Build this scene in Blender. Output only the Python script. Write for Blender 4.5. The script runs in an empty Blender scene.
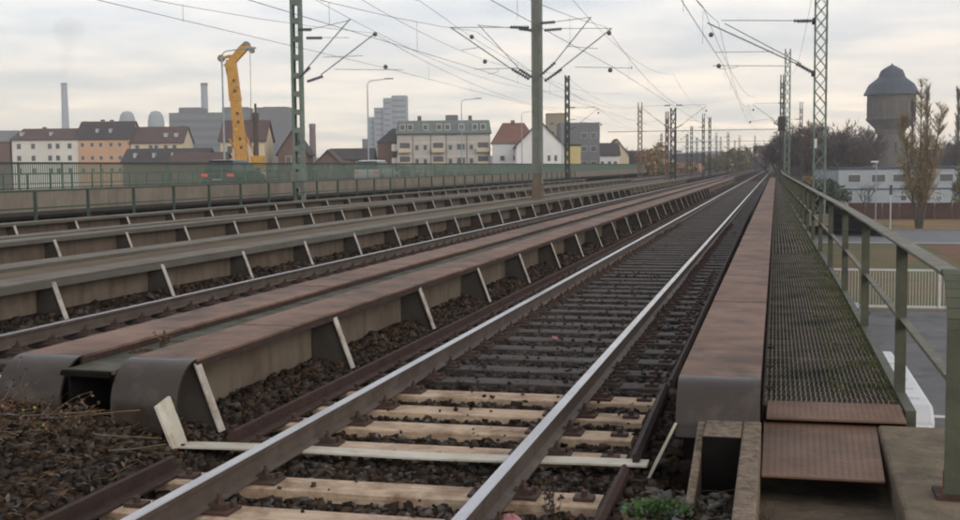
import bpy, math, random
import numpy as np
from mathutils import Vector, Matrix

random.seed(7); rng = np.random.default_rng(7)
S = bpy.context.scene
C = S.collection
R = math.radians
PI = math.pi

# ------------------------------------------------------------------ camera
CAM = (2.1636, 0.0, 1.6177)
cd = bpy.data.cameras.new('camera'); cam = bpy.data.objects.new('camera', cd); C.objects.link(cam)
RW = ((0.9704705, 0.0096138, -0.2410282), (0.2410338, -0.0778787, 0.967387), (-0.0094707, -0.9969165, -0.0778962))
cam.matrix_world = Matrix(((RW[0][0], -RW[0][1], -RW[0][2], CAM[0]),
                           (RW[1][0], -RW[1][1], -RW[1][2], CAM[1]),
                           (RW[2][0], -RW[2][1], -RW[2][2], CAM[2]),
                           (0, 0, 0, 1)))
cd.sensor_width = 36; cd.lens = 1190 / 960 * 36; cd.clip_start = 0.1; cd.clip_end = 6000
cd.dof.use_dof = False
S.camera = cam
S.cycles.filter_width = 2.0

# ------------------------------------------------------------------ sky, sun, exposure
SUN_AZ = R(128)      # measured from +Y clockwise: behind the camera, to the right
SUN_EL = R(24)
GLOW_AZ = R(-14)
w = bpy.data.worlds.new('World'); S.world = w; w.use_nodes = True
nt = w.node_tree; N = nt.nodes; L = nt.links; N.clear()
out = N.new('ShaderNodeOutputWorld')
sky = N.new('ShaderNodeTexSky'); sky.sky_type = 'NISHITA'; sky.sun_disc = False
sky.sun_elevation = SUN_EL; sky.sun_rotation = SUN_AZ
bgs = N.new('ShaderNodeBackground'); bgs.inputs[1].default_value = 0.05
L.new(sky.outputs[0], bgs.inputs[0])
tc = N.new('ShaderNodeTexCoord'); sp = N.new('ShaderNodeSeparateXYZ'); L.new(tc.outputs['Generated'], sp.inputs[0])
ramp = N.new('ShaderNodeValToRGB'); L.new(sp.outputs[2], ramp.inputs[0])
cr = ramp.color_ramp
stops = [(0.0, (1.22, 1.05, .87)), (0.03, (1.22, 1.06, .89)), (0.075, (1.13, 1.01, .89)), (0.12, (.94, .875, .82)), (0.20, (.78, .77, .765)), (0.5, (.60, .59, .585)), (1.0, (.56, .55, .54))]
cr.elements[0].position = 0; cr.elements[0].color = stops[0][1] + (1,)
cr.elements[1].position = 1; cr.elements[1].color = stops[-1][1] + (1,)
for p, c in stops[1:-1]:
    e = cr.elements.new(p); e.color = c + (1,)
# cloud layer: direction projected on a flat ceiling, so clouds flatten towards the horizon
mx = N.new('ShaderNodeMath'); mx.operation = 'MAXIMUM'; mx.inputs[1].default_value = 0.0; L.new(sp.outputs[2], mx.inputs[0])
ad = N.new('ShaderNodeMath'); ad.operation = 'ADD'; ad.inputs[1].default_value = 0.07; L.new(mx.outputs[0], ad.inputs[0])
dx = N.new('ShaderNodeMath'); dx.operation = 'DIVIDE'; L.new(sp.outputs[0], dx.inputs[0]); L.new(ad.outputs[0], dx.inputs[1])
dy = N.new('ShaderNodeMath'); dy.operation = 'DIVIDE'; L.new(sp.outputs[1], dy.inputs[0]); L.new(ad.outputs[0], dy.inputs[1])
cb = N.new('ShaderNodeCombineXYZ'); L.new(dx.outputs[0], cb.inputs[0]); L.new(dy.outputs[0], cb.inputs[1])
nz = N.new('ShaderNodeTexNoise'); nz.inputs['Scale'].default_value = 0.95; nz.inputs['Detail'].default_value = 5; nz.inputs['Roughness'].default_value = .55
L.new(cb.outputs[0], nz.inputs['Vector'])
cr2 = N.new('ShaderNodeMapRange'); cr2.inputs[1].default_value = .34; cr2.inputs[2].default_value = .66; cr2.inputs[3].default_value = .87; cr2.inputs[4].default_value = 1.10
L.new(nz.outputs[0], cr2.inputs[0])
# brighter around the glow azimuth ahead of the camera
dot = N.new('ShaderNodeVectorMath'); dot.operation = 'DOT_PRODUCT'
L.new(tc.outputs['Generated'], dot.inputs[0]); dot.inputs[1].default_value = (math.sin(GLOW_AZ) * math.cos(R(5)), math.cos(GLOW_AZ) * math.cos(R(5)), math.sin(R(5)))
mr = N.new('ShaderNodeMapRange'); mr.inputs[1].default_value = .55; mr.inputs[2].default_value = 1; mr.inputs[3].default_value = .93; mr.inputs[4].default_value = 1.06; mr.interpolation_type = 'SMOOTHSTEP'
L.new(dot.outputs['Value'], mr.inputs[0])
m1 = N.new('ShaderNodeMath'); m1.operation = 'MULTIPLY'; L.new(cr2.outputs[0], m1.inputs[0]); L.new(mr.outputs[0], m1.inputs[1])
cmx = N.new('ShaderNodeMix'); cmx.data_type = 'RGBA'; cmx.blend_type = 'MIX'; cmx.inputs[6].default_value = (.80, .86, .95, 1); cmx.inputs[7].default_value = (1.20, 1.12, 1.02, 1)
cr3 = N.new('ShaderNodeMapRange'); cr3.inputs[1].default_value = .36; cr3.inputs[2].default_value = .64; L.new(nz.outputs[0], cr3.inputs[0]); L.new(cr3.outputs[0], cmx.inputs[0])
cml = N.new('ShaderNodeMix'); cml.data_type = 'RGBA'; cml.blend_type = 'MULTIPLY'; cml.inputs[0].default_value = 1; L.new(ramp.outputs[0], cml.inputs[6]); L.new(cmx.outputs[2], cml.inputs[7])
bgc = N.new('ShaderNodeBackground'); L.new(cml.outputs[2], bgc.inputs[0]); L.new(m1.outputs[0], bgc.inputs[1])
adds = N.new('ShaderNodeAddShader'); L.new(bgs.outputs[0], adds.inputs[0]); L.new(bgc.outputs[0], adds.inputs[1])
L.new(adds.outputs[0], out.inputs[0])

sd = bpy.data.lights.new('sun', 'SUN'); sd.energy = 0.8; sd.angle = R(28); sd.color = (1, .93, .84)
so = bpy.data.objects.new('sun', sd); C.objects.link(so)
dv = Vector((math.sin(SUN_AZ) * math.cos(SUN_EL), math.cos(SUN_AZ) * math.cos(SUN_EL), math.sin(SUN_EL)))
so.rotation_euler = dv.to_track_quat('Z', 'Y').to_euler()
vs = S.view_settings; vs.view_transform = 'Standard'; vs.look = 'None'; vs.exposure = 0.27; vs.gamma = 1

# ------------------------------------------------------------------ materials
def mat(name, col, col2=None, rough=.7, scale=3.0, bump=.0, metal=0.0, spec=.3, stretch=(1, 1, 1), detail=6, streak=None, island=0.0, bscale=None, sharp=(.35, .65), alpha=None, col3=None, scale3=.6, cut3=(.5, .7)):
    m = bpy.data.materials.new(name); m.use_nodes = True
    n = m.node_tree.nodes; l = m.node_tree.links
    b = n['Principled BSDF']; b.inputs['Roughness'].default_value = rough; b.inputs['Metallic'].default_value = metal
    b.inputs['Specular IOR Level'].default_value = spec
    g = n.new('ShaderNodeNewGeometry'); mp = n.new('ShaderNodeMapping'); mp.inputs['Scale'].default_value = stretch
    l.new(g.outputs['Position'], mp.inputs['Vector'])
    col2 = col2 or tuple(c * .7 for c in col)
    t = n.new('ShaderNodeTexNoise'); t.inputs['Scale'].default_value = scale; t.inputs['Detail'].default_value = detail; t.inputs['Roughness'].default_value = .65
    l.new(mp.outputs[0], t.inputs['Vector'])
    r = n.new('ShaderNodeMapRange'); r.inputs[1].default_value = sharp[0]; r.inputs[2].default_value = sharp[1]; l.new(t.outputs[0], r.inputs[0])
    mi = n.new('ShaderNodeMix'); mi.data_type = 'RGBA'; mi.inputs[6].default_value = tuple(col) + (1,); mi.inputs[7].default_value = tuple(col2) + (1,)
    l.new(r.outputs[0], mi.inputs[0]); o = mi.outputs[2]
    if col3:
        t3 = n.new('ShaderNodeTexNoise'); t3.inputs['Scale'].default_value = scale3; t3.inputs['Detail'].default_value = 8; t3.inputs['Roughness'].default_value = .7
        l.new(g.outputs['Position'], t3.inputs['Vector'])
        r3 = n.new('ShaderNodeMapRange'); r3.inputs[1].default_value = cut3[0]; r3.inputs[2].default_value = cut3[1]; l.new(t3.outputs[0], r3.inputs[0])
        m3 = n.new('ShaderNodeMix'); m3.data_type = 'RGBA'; l.new(r3.outputs[0], m3.inputs[0]); l.new(o, m3.inputs[6]); m3.inputs[7].default_value = tuple(col3) + (1,); o = m3.outputs[2]
    if streak:     # rain / rust streaks running down a vertical face
        mp2 = n.new('ShaderNodeMapping'); mp2.inputs['Scale'].default_value = (4.3, 4.3, .6); l.new(g.outputs['Position'], mp2.inputs['Vector'])
        t2 = n.new('ShaderNodeTexNoise'); t2.inputs['Scale'].default_value = 1.4; t2.inputs['Detail'].default_value = 5; l.new(mp2.outputs[0], t2.inputs['Vector'])
        r2 = n.new('ShaderNodeMapRange'); r2.inputs[1].default_value = .48; r2.inputs[2].default_value = .95; l.new(t2.outputs[0], r2.inputs[0])
        m2 = n.new('ShaderNodeMix'); m2.data_type = 'RGBA'; l.new(r2.outputs[0], m2.inputs[0]); l.new(o, m2.inputs[6]); m2.inputs[7].default_value = tuple(streak) + (1,); o = m2.outputs[2]
    if island:
        h = n.new('ShaderNodeHueSaturation'); l.new(o, h.inputs['Color'])
        ir = n.new('ShaderNodeMapRange'); ir.inputs[3].default_value = 1 - island; ir.inputs[4].default_value = 1 + island
        l.new(g.outputs['Random Per Island'], ir.inputs[0]); l.new(ir.outputs[0], h.inputs['Value'])
        q = n.new('ShaderNodeMath'); q.operation = 'FRACT'; q2 = n.new('ShaderNodeMath'); q2.operation = 'MULTIPLY'; q2.inputs[1].default_value = 7.31
        l.new(g.outputs['Random Per Island'], q2.inputs[0]); l.new(q2.outputs[0], q.inputs[0])
        sr = n.new('ShaderNodeMapRange'); sr.inputs[3].default_value = .45; sr.inputs[4].default_value = 1.35; l.new(q.outputs[0], sr.inputs[0]); l.new(sr.outputs[0], h.inputs['Saturation'])
        o = h.outputs[0]
    l.new(o, b.inputs['Base Color'])
    rr = n.new('ShaderNodeMapRange'); rr.inputs[3].default_value = max(.05, rough - .12); rr.inputs[4].default_value = min(1, rough + .12); l.new(t.outputs[0], rr.inputs[0]); l.new(rr.outputs[0], b.inputs['Roughness'])
    if bump:
        tb = n.new('ShaderNodeTexNoise'); tb.inputs['Scale'].default_value = bscale or scale * 4; tb.inputs['Detail'].default_value = 5; l.new(mp.outputs[0], tb.inputs['Vector'])
        bp = n.new('ShaderNodeBump'); bp.inputs['Strength'].default_value = bump; bp.inputs['Distance'].default_value = .02
        l.new(tb.outputs[0], bp.inputs['Height']); l.new(bp.outputs[0], b.inputs['Normal'])
    return m

M = {}
M['rust_sheet'] = mat('rust_sheet', (.245, .148, .105), (.170, .103, .075), .66, 1.6, .4, spec=.2, col3=(.085, .058, .047), scale3=1.7, cut3=(.44, .66), bscale=22)
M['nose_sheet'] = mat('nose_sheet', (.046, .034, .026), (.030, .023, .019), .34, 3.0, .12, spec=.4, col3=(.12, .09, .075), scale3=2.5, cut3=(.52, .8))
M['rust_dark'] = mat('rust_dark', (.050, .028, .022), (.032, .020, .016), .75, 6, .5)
M['rust_red'] = mat('rust_red', (.062, .033, .025), (.042, .024, .019), .8, 6, .5)
M['flange_grey'] = mat('flange_grey', (.20, .18, .15), (.145, .13, .108), .85, 1.6, .15, spec=.1, col3=(.10, .095, .08), scale3=3, cut3=(.5, .8))
M['flange_side'] = mat('flange_side', (.12, .112, .095), (.09, .083, .07), .7, 2, .1)
M['deck_tan'] = mat('deck_tan', (.165, .125, .085), (.12, .093, .068), .9, 1.2, .2, spec=.08, stretch=(1, .3, 1))
M['web_paint'] = mat('web_paint', (.185, .152, .118), (.14, .113, .088), .85, 1.5, .1, spec=.1, streak=(.085, .055, .038), col3=(.10, .072, .052), scale3=1.3, cut3=(.48, .72))
M['web_far'] = mat('web_far', (.165, .130, .100), (.12, .095, .075), .85, 1.2, .1, spec=.1, streak=(.08, .055, .04))
M['stiff_white'] = mat('stiff_white', (.50, .47, .42), (.36, .33, .29), .7, 6, .1, col3=(.17, .11, .07), scale3=5, cut3=(.50, .70))
M['plate_dark'] = mat('plate_dark', (.06, .052, .045), (.04, .034, .03), .8, 3)
M['white_strip'] = mat('white_strip', (.56, .53, .45), (.46, .42, .34), .6, 4, .1, col3=(.34, .28, .19), scale3=8, cut3=(.55, .75))
M['rail_head'] = mat('rail_head', (.48, .475, .485), (.40, .395, .40), .24, 3, 0, metal=.85, spec=.6, stretch=(1, .4, 1))
M['rail_side'] = mat('rail_side', (.105, .078, .062), (.075, .055, .045), .6, 4, .25, spec=.35, col3=(.14, .12, .10), scale3=3, cut3=(.5, .75))
M['wood_new'] = mat('wood_new', (.56, .44, .32), (.42, .30, .205), .85, 5, .35, stretch=(.35, 6, 6), bscale=12, col3=(.20, .125, .08), scale3=4.2, cut3=(.44, .68), detail=10)
M['wood_dark'] = mat('wood_dark', (.075, .060, .050), (.036, .029, .025), .6, 5, .8, stretch=(.5, 5, 5), bscale=14, spec=.2, col3=(.10, .095, .10), scale3=2.6, cut3=(.55, .75))
M['iron'] = mat('iron', (.085, .052, .038), (.05, .032, .026), .7, 12, .4)
M['stone'] = mat('stone', (.062, .043, .031), (.032, .024, .018), .95, 9, .5, spec=.08, island=.7)
M['stone_dark'] = mat('stone_dark', (.050, .038, .032), (.03, .024, .021), .85, 7, .3, island=.6)
M['stone_grey'] = mat('stone_grey', (.12, .115, .10), (.07, .066, .058), .9, 7, .3, island=.45)
M['ballast_bed'] = mat('ballast_bed', (.036, .026, .020), (.020, .015, .012), .95, 16, 1.0, spec=.05, detail=10, col3=(.075, .052, .04), scale3=14, cut3=(.5, .6))
M['soil'] = mat('soil', (.115, .088, .058), (.07, .054, .038), .95, 5, .8, col3=(.13, .115, .09), scale3=12, cut3=(.56, .66))
M['concrete_old'] = mat('concrete_old', (.20, .155, .105), (.125, .10, .07), .9, 4, .7, col3=(.085, .072, .055), scale3=3.2, cut3=(.5, .68), bscale=40)
M['concrete_box'] = mat('concrete_box', (.27, .205, .145), (.14, .10, .07), .9, 14, .8, col3=(.10, .08, .062), scale3=22, cut3=(.48, .6), bscale=60)
M['concrete_rd'] = mat('concrete_rd', (.235, .205, .165), (.175, .15, .118), .85, .8, .2, streak=(.14, .115, .09))
M['asphalt'] = mat('asphalt', (.15, .15, .152), (.12, .12, .122), .8, .5, .2, col3=(.075, .073, .07), scale3=.35, cut3=(.5, .62))
M['asphalt_road'] = mat('asphalt_road', (.17, .175, .19), (.14, .145, .155), .8, .6, .1)
M['lawn'] = mat('lawn', (.115, .115, .045), (.075, .085, .035), .95, .35, .6, col3=(.15, .10, .045), scale3=.12, cut3=(.45, .6))
M['lawn_brown'] = mat('lawn_brown', (.17, .085, .045), (.12, .065, .035), .95, .5, .6)
M['verge'] = mat('verge', (.26, .15, .055), (.16, .11, .045), .95, .4, .5, col3=(.10, .10, .04), scale3=.15, cut3=(.5, .62))
M['ground'] = mat('ground', (.075, .068, .05), (.05, .048, .038), .95, .05, .3)
M['hill'] = mat('hill', (.065, .058, .052), (.045, .042, .040), .95, .02, .3)
M['green_paint'] = mat('green_paint', (.135, .19, .15), (.11, .155, .122), .55, 2, .05)
M['green_dark'] = mat('green_dark', (.045, .075, .058), (.035, .058, .045), .55, 2, .05)
M['rail_olive'] = mat('rail_olive', (.17, .162, .118), (.115, .11, .082), .6, 4, .15, col3=(.055, .05, .032), scale3=7, cut3=(.54, .7))
M['rail_post'] = mat('rail_post', (.085, .09, .062), (.058, .062, .045), .6, 6, .15, col3=(.09, .05, .03), scale3=12, cut3=(.62, .75))
M['mast_green'] = mat('mast_green', (.17, .22, .185), (.13, .165, .14), .6, 3, .05, col3=(.10, .085, .06), scale3=2, cut3=(.55, .75))
M['mast_grey'] = mat('mast_grey', (.19, .215, .185), (.14, .155, .135), .7, 2, .1, streak=(.07, .065, .05), col3=(.12, .085, .06), scale3=1.1, cut3=(.55, .75))
M['mast_dark'] = mat('mast_dark', (.055, .06, .055), (.04, .042, .04), .7, 2)
M['mast_red'] = mat('mast_red', (.20, .12, .10), (.15, .095, .08), .7, 2)
M['galv'] = mat('galv', (.33, .37, .40), (.25, .28, .31), .5, 5, metal=.1)
M['insul'] = mat('insul', (.075, .10, .12), (.055, .075, .09), .3, 8, spec=.5)
M['wire'] = mat('wire', (.11, .115, .12), (.09, .09, .095), .6, 4)
M['grate'] = mat('grate', (.21, .175, .135), (.12, .10, .078), .6, 5, .3, col3=(.035, .05, .02), scale3=1.4, cut3=(.48, .66))
M['moss'] = mat('moss', (.125, .135, .06), (.08, .088, .04), .95, 12, .8, detail=8)
M['duct'] = mat('duct', (.105, .100, .078), (.07, .066, .050), .9, 3, .6, col3=(.05, .052, .032), scale3=3, cut3=(.45, .62))
M['black_void'] = mat('void_shade', (.014, .012, .011), (.009, .008, .007), 1.0, 4, spec=.02)  # near-black for hollows: their shade is put into the colour
M['tread'] = mat('tread', (.19, .112, .075), (.13, .078, .053), .6, 2.5, .2, col3=(.09, .06, .045), scale3=1.5, cut3=(.5, .75))
M['twig'] = mat('twig', (.15, .115, .07), (.09, .068, .042), .85, 9, island=.5)
M['twig_dark'] = mat('twig_dark', (.075, .055, .04), (.05, .036, .027), .9, 9)
M['leaf_brown'] = mat('leaf_brown', (.11, .065, .038), (.07, .043, .028), .85, 9, island=.6)
M['leaf_orange'] = mat('leaf_orange', (.40, .13, .035), (.26, .09, .03), .8, 9, island=.4)
M['leaf_green'] = mat('leaf_green', (.055, .125, .022), (.035, .085, .018), .7, 12, island=.4)
M['pink'] = mat('pink', (.42, .20, .21), (.30, .14, .15), .8, 8)
M['glass'] = mat('glass', (.035, .042, .05), (.025, .03, .036), .12, 1, spec=.6)
M['win_dark'] = mat('win_dark', (.075, .085, .095), (.05, .058, .066), .2, .3, spec=.5)
M['win_light'] = mat('win_light', (.45, .47, .5), (.35, .37, .4), .2, .3, spec=.5)
M['tyre'] = mat('tyre', (.02, .02, .02), None, .9, 5)
M['tail_red'] = mat('tail_red', (.60, .03, .03), (.5, .02, .02), .25, 5, spec=.6)
_b = M['tail_red'].node_tree.nodes['Principled BSDF']; _b.inputs['Emission Color'].default_value = (1, .08, .06, 1); _b.inputs['Emission Strength'].default_value = .55
M['car_green'] = mat('car_green', (.02, .03, .03), (.018, .027, .027), .25, 1, spec=.6)
M['car_white'] = mat('car_white', (.62, .63, .64), (.55, .56, .57), .3, 1, spec=.5)
M['car_blue'] = mat('car_blue', (.05, .09, .17), (.045, .08, .15), .28, 1, spec=.6)
M['plate_white'] = mat('plate_white', (.6, .6, .58), None, .5, 5)
M['yellow'] = mat('yellow', (.58, .31, .06), (.42, .22, .05), .5, 1.5, .05, col3=(.16, .08, .03), scale3=2, cut3=(.58, .72))
M['steel_dark'] = mat('steel_dark', (.09, .07, .055), (.06, .048, .04), .6, 2)
M['steel_pale'] = mat('steel_pale', (.26, .24, .21), (.18, .165, .15), .5, 2)
M['white_paint'] = mat('white_paint', (.60, .60, .58), (.50, .50, .48), .6, 2, .05)

def wallmat(name, c, k=.86): return mat(name, c, tuple(x * k for x in c), .9, .25, 0, streak=tuple(x * .86 for x in c))
M['wall_white'] = wallmat('wall_white', (.72, .69, .62)); M['wall_purewhite'] = wallmat('wall_purewhite', (.80, .79, .77))
M['wall_orange'] = wallmat('wall_orange', (.62, .38, .235)); M['wall_cream'] = wallmat('wall_cream', (.64, .54, .37))
M['wall_brown'] = wallmat('wall_brown', (.16, .095, .075)); M['wall_pale'] = wallmat('wall_pale', (.52, .48, .44))
M['wall_yellow'] = wallmat('wall_yellow', (.58, .48, .22)); M['wall_grey'] = wallmat('wall_grey', (.17, .17, .18))
M['wall_beige'] = wallmat('wall_beige', (.30, .25, .16)); M['wall_concrete'] = wallmat('wall_concrete', (.20, .225, .24))
M['wall_bluegrey'] = wallmat('wall_bluegrey', (.36, .40, .43)); M['wall_pink'] = wallmat('wall_pink', (.62, .36, .36))
M['roof_red'] = mat('roof_red', (.105, .066, .056), (.075, .050, .044), .9, .6, .3); M['roof_dark'] = mat('roof_dark', (.062, .050, .050), (.045, .038, .038), .9, .6, .3)
M['roof_bright'] = mat('roof_bright', (.20, .095, .07), (.14, .07, .053), .9, .6, .3); M['roof_grey'] = mat('roof_grey', (.19, .20, .20), (.15, .155, .155), .8, .6)
M['roof_teal'] = mat('roof_teal', (.15, .19, .175), (.12, .15, .14), .7, .4); M['slate'] = mat('slate', (.055, .072, .095), (.042, .055, .075), .6, .4, .1)
M['tower_brick'] = mat('tower_brick', (.13, .112, .098), (.098, .085, .074), .9, .5, .2, streak=(.09, .075, .065))
M['tower_stone'] = mat('tower_stone', (.165, .152, .135), (.12, .11, .098), .9, .4, .2, streak=(.14, .125, .11))
M['fence_brown'] = mat('fence_brown', (.105, .055, .045), (.075, .042, .036), .9, 1)
M['bark'] = mat('bark', (.10, .085, .07), (.07, .058, .048), .95, 3, .3)
M['bark_far'] = mat('bark_far', (.11, .085, .072), (.08, .062, .055), .95, 1)
M['fol_olive'] = mat('fol_olive', (.24, .20, .07), (.15, .13, .05), .9, .8, island=.45)
M['fol_yellow'] = mat('fol_yellow', (.42, .29, .06), (.27, .20, .055), .9, .8, island=.4)
M['fol_rust'] = mat('fol_rust', (.34, .205, .07), (.22, .14, .05), .9, .8, island=.4)
M['fol_green'] = mat('fol_green', (.06, .085, .04), (.045, .06, .032), .9, .8, island=.4)

# ------------------------------------------------------------------ mesh helpers
class MB:
    def __init__(s): s.v = []; s.f = []; s.mi = []; s.cur = 0
    def face(s, idx): s.f.append(idx); s.mi.append(s.cur)
    def box(s, x0, x1, y0, y1, z0, z1):
        n = len(s.v)
        s.v += [(x0, y0, z0), (x1, y0, z0), (x1, y1, z0), (x0, y1, z0), (x0, y0, z1), (x1, y0, z1), (x1, y1, z1), (x0, y1, z1)]
        for q in ((0, 3, 2, 1), (4, 5, 6, 7), (0, 1, 5, 4), (1, 2, 6, 5), (2, 3, 7, 6), (3, 0, 4, 7)): s.face(tuple(n + i for i in q))
        return s
    def hexa(s, pts):
        n = len(s.v); s.v += [tuple(p) for p in pts]
        for q in ((0, 3, 2, 1), (4, 5, 6, 7), (0, 1, 5, 4), (1, 2, 6, 5), (2, 3, 7, 6), (3, 0, 4, 7)): s.face(tuple(n + i for i in q))
        return s
    def tube(s, p0, p1, r, n=6, r1=None, caps=True):
        p0 = Vector(p0); p1 = Vector(p1); d = p1 - p0
        if d.length < 1e-6: return s
        d.normalize(); a = d.orthogonal().normalized(); b = d.cross(a); r1 = r if r1 is None else r1
        k = len(s.v)
        for P, rr in ((p0, r), (p1, r1)):
            for i in range(n):
                t = 2 * PI * i / n; q = P + a * (rr * math.cos(t)) + b * (rr * math.sin(t)); s.v.append(tuple(q))
        for i in range(n): s.face((k + i, k + (i + 1) % n, k + n + (i + 1) % n, k + n + i))
        if caps: s.face(tuple(k + n - 1 - i for i in range(n))); s.face(tuple(k + n + i for i in range(n)))
        return s
    def path(s, pts, r, n=5, taper=None):
        for i in range(len(pts) - 1):
            r0 = r if taper is None else r + (taper - r) * i / (len(pts) - 1); r1 = r if taper is None else r + (taper - r) * (i + 1) / (len(pts) - 1)
            s.tube(pts[i], pts[i + 1], r0, n, r1, caps=(i == 0 or i == len(pts) - 2))
        return s
    def extrude(s, prof, p0, p1, axis='y'):   # closed profile [(a,b)] extruded between p0 and p1 along axis
        n = len(prof); k = len(s.v)
        for p in (p0, p1):
            for a, b in prof:
                s.v.append({'y': (a, p, b), 'x': (p, a, b), 'z': (a, b, p)}[axis])
        for i in range(n): s.face((k + i, k + (i + 1) % n, k + n + (i + 1) % n, k + n + i))
        s.face(tuple(k + n - 1 - i for i in range(n))); s.face(tuple(k + n + i for i in range(n)))
        return s
    def lathe(s, prof, c=(0, 0), n=16):   # [(r,z)]
        k = len(s.v)
        for r, z in prof:
            for i in range(n):
                t = 2 * PI * i / n; s.v.append((c[0] + r * math.cos(t), c[1] + r * math.sin(t), z))
        for j in range(len(prof) - 1):
            for i in range(n): s.face((k + j * n + i, k + j * n + (i + 1) % n, k + (j + 1) * n + (i + 1) % n, k + (j + 1) * n + i))
        s.face(tuple(k + n - 1 - i for i in range(n))); q = k + (len(prof) - 1) * n; s.face(tuple(q + i for i in range(n)))
        return s
    def ball(s, c, r, n=10):
        k = len(s.v); m = n // 2
        prof = [(max(.001, r * math.sin(PI * j / m)), c[2] - r * math.cos(PI * j / m)) for j in range(m + 1)]
        return s.lathe(prof, (c[0], c[1]), n)
    def quad(s, a, b, c, d):
        n = len(s.v); s.v += [tuple(a), tuple(b), tuple(c), tuple(d)]; s.face((n, n + 1, n + 2, n + 3)); return s
    def tri(s, a, b, c):
        n = len(s.v); s.v += [tuple(a), tuple(b), tuple(c)]; s.face((n, n + 1, n + 2)); return s
    def build(s, name, m, parent=None, kind=None, smooth=False, bevel=0, label=None, loc=None):
        me = bpy.data.meshes.new(name)
        off = gl(parent) if parent else Vector((0, 0, 0))
        if loc is not None: off = Vector(loc)
        v = [(a - off[0], b - off[1], c - off[2]) for a, b, c in s.v] if off.length > 0 else s.v
        me.from_pydata(v, [], s.f)
        ms = m if isinstance(m, (list, tuple)) else [m]
        for q in ms: me.materials.append(M[q])
        if len(ms) > 1: me.polygons.foreach_set('material_index', s.mi)
        if smooth: me.polygons.foreach_set('use_smooth', [True] * len(me.polygons))
        me.update()
        o = bpy.data.objects.new(name, me); C.objects.link(o)
        if parent: o.parent = parent
        if loc is not None:
            pl = gl(parent) if parent else Vector((0, 0, 0)); o.location = Vector(loc) - pl
            GL[o.name] = Vector(loc)
        elif parent: GL[o.name] = gl(parent)
        if bevel:
            md = o.modifiers.new('bevel', 'BEVEL'); md.width = bevel; md.segments = 2; md.limit_method = 'ANGLE'
        if kind: o['kind'] = kind
        if label: o['label'] = label
        return o
GL = {}
def gl(o): return GL.get(o.name, Vector((0, 0, 0)))
def thing(name, label, cat, loc=(0, 0, 0), group=None, rz=0):
    o = bpy.data.objects.new(name, None); C.objects.link(o); o.location = loc; o.empty_display_size = .2
    if rz: o.rotation_euler.z = rz
    else: GL[o.name] = Vector(loc)
    o['label'] = label; o['category'] = cat
    if group: o['group'] = group
    return o
def tag(o, label, cat, group=None):
    o['label'] = label; o['category'] = cat
    if group: o['group'] = group
    return o
def copy_tree(o, parent=None):
    c = o.copy(); C.objects.link(c); c.parent = parent
    for ch in list(o.children): copy_tree(ch, c)
    return c
def part_copy(o, parent, loc, rot=None, scale=None):     # copy of a part (and its sub-parts) put elsewhere on its thing
    c = copy_tree(o, parent); c.location = Vector(loc)
    if rot is not None: c.rotation_euler = rot
    if scale is not None: c.scale = scale
    return c
def fast_mesh(name, V, F, m, kind='stuff', smooth=False):   # numpy arrays, F all quads or all tris
    me = bpy.data.meshes.new(name); k = F.shape[1]
    me.vertices.add(len(V)); me.vertices.foreach_set('co', V.astype(np.float32).ravel())
    me.loops.add(F.size); me.loops.foreach_set('vertex_index', F.astype(np.int32).ravel())
    me.polygons.add(len(F)); me.polygons.foreach_set('loop_start', np.arange(0, F.size, k, dtype=np.int32))
    me.update(calc_edges=True); me.materials.append(M[m])
    if smooth: me.polygons.foreach_set('use_smooth', [True] * len(F))
    o = bpy.data.objects.new(name, me); C.objects.link(o)
    if kind: o['kind'] = kind
    return o

def vnoise(x, y, s=1.0, seed=0):
    x = np.asarray(x) * s; y = np.asarray(y) * s; r = 0
    for i, (a, b, c) in enumerate(((1.0, 1.3, .5), (2.3, -1.7, .27), (-4.1, 3.3, .15), (7.7, 6.1, .08))):
        r = r + c * np.sin(a * x + b * y * .8 + seed + i) * np.cos(b * x * .7 - a * y + 2 * seed + i * 1.7)
    return r

# ------------------------------------------------------------------ the setting: ground, roads
G = -5.2
def sheet(name, x0, x1, y0, y1, z, m, nx=1, ny=1, lab=None):
    b = MB()
    for i in range(nx):
        for j in range(ny):
            a, c = x0 + (x1 - x0) * i / nx, x0 + (x1 - x0) * (i + 1) / nx; d, e = y0 + (y1 - y0) * j / ny, y0 + (y1 - y0) * (j + 1) / ny
            b.quad((a, d, z), (c, d, z), (c, e, z), (a, e, z))
    return b.build(name, m, kind='structure')
sheet('ground', -1400, 1100, -200, 1900, G, 'ground')
sheet('parking_lot', 3.6, 60, -20, 57.6, G + .012, 'asphalt')
sheet('lawn', 4.4, 80, 58.6, 104.6, G + .016, 'lawn')
sheet('lawn_bare_patch', 14.2, 44, 86, 104.4, G + .022, 'lawn_brown')
sheet('side_road', 4.4, 120, 106.0, 127.0, G + .012, 'asphalt_road')
sheet('road_edge_line', 4.5, 120, 107.0, 107.5, G + .018, 'white_paint')
sheet('verge', 4.4, 120, 127.3, 153, G + .016, 'verge')
sheet('parking_line', 5.5, 9.2, 33.4, 33.75, G + .018, 'white_paint')
k = MB(); k.box(4.4, 120, 127.0, 127.3, G - .1, G + .13); k.box(4.4, 120, 104.7, 105.0, G - .1, G + .13); k.build('kerb', 'concrete_rd', kind='structure')

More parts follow.
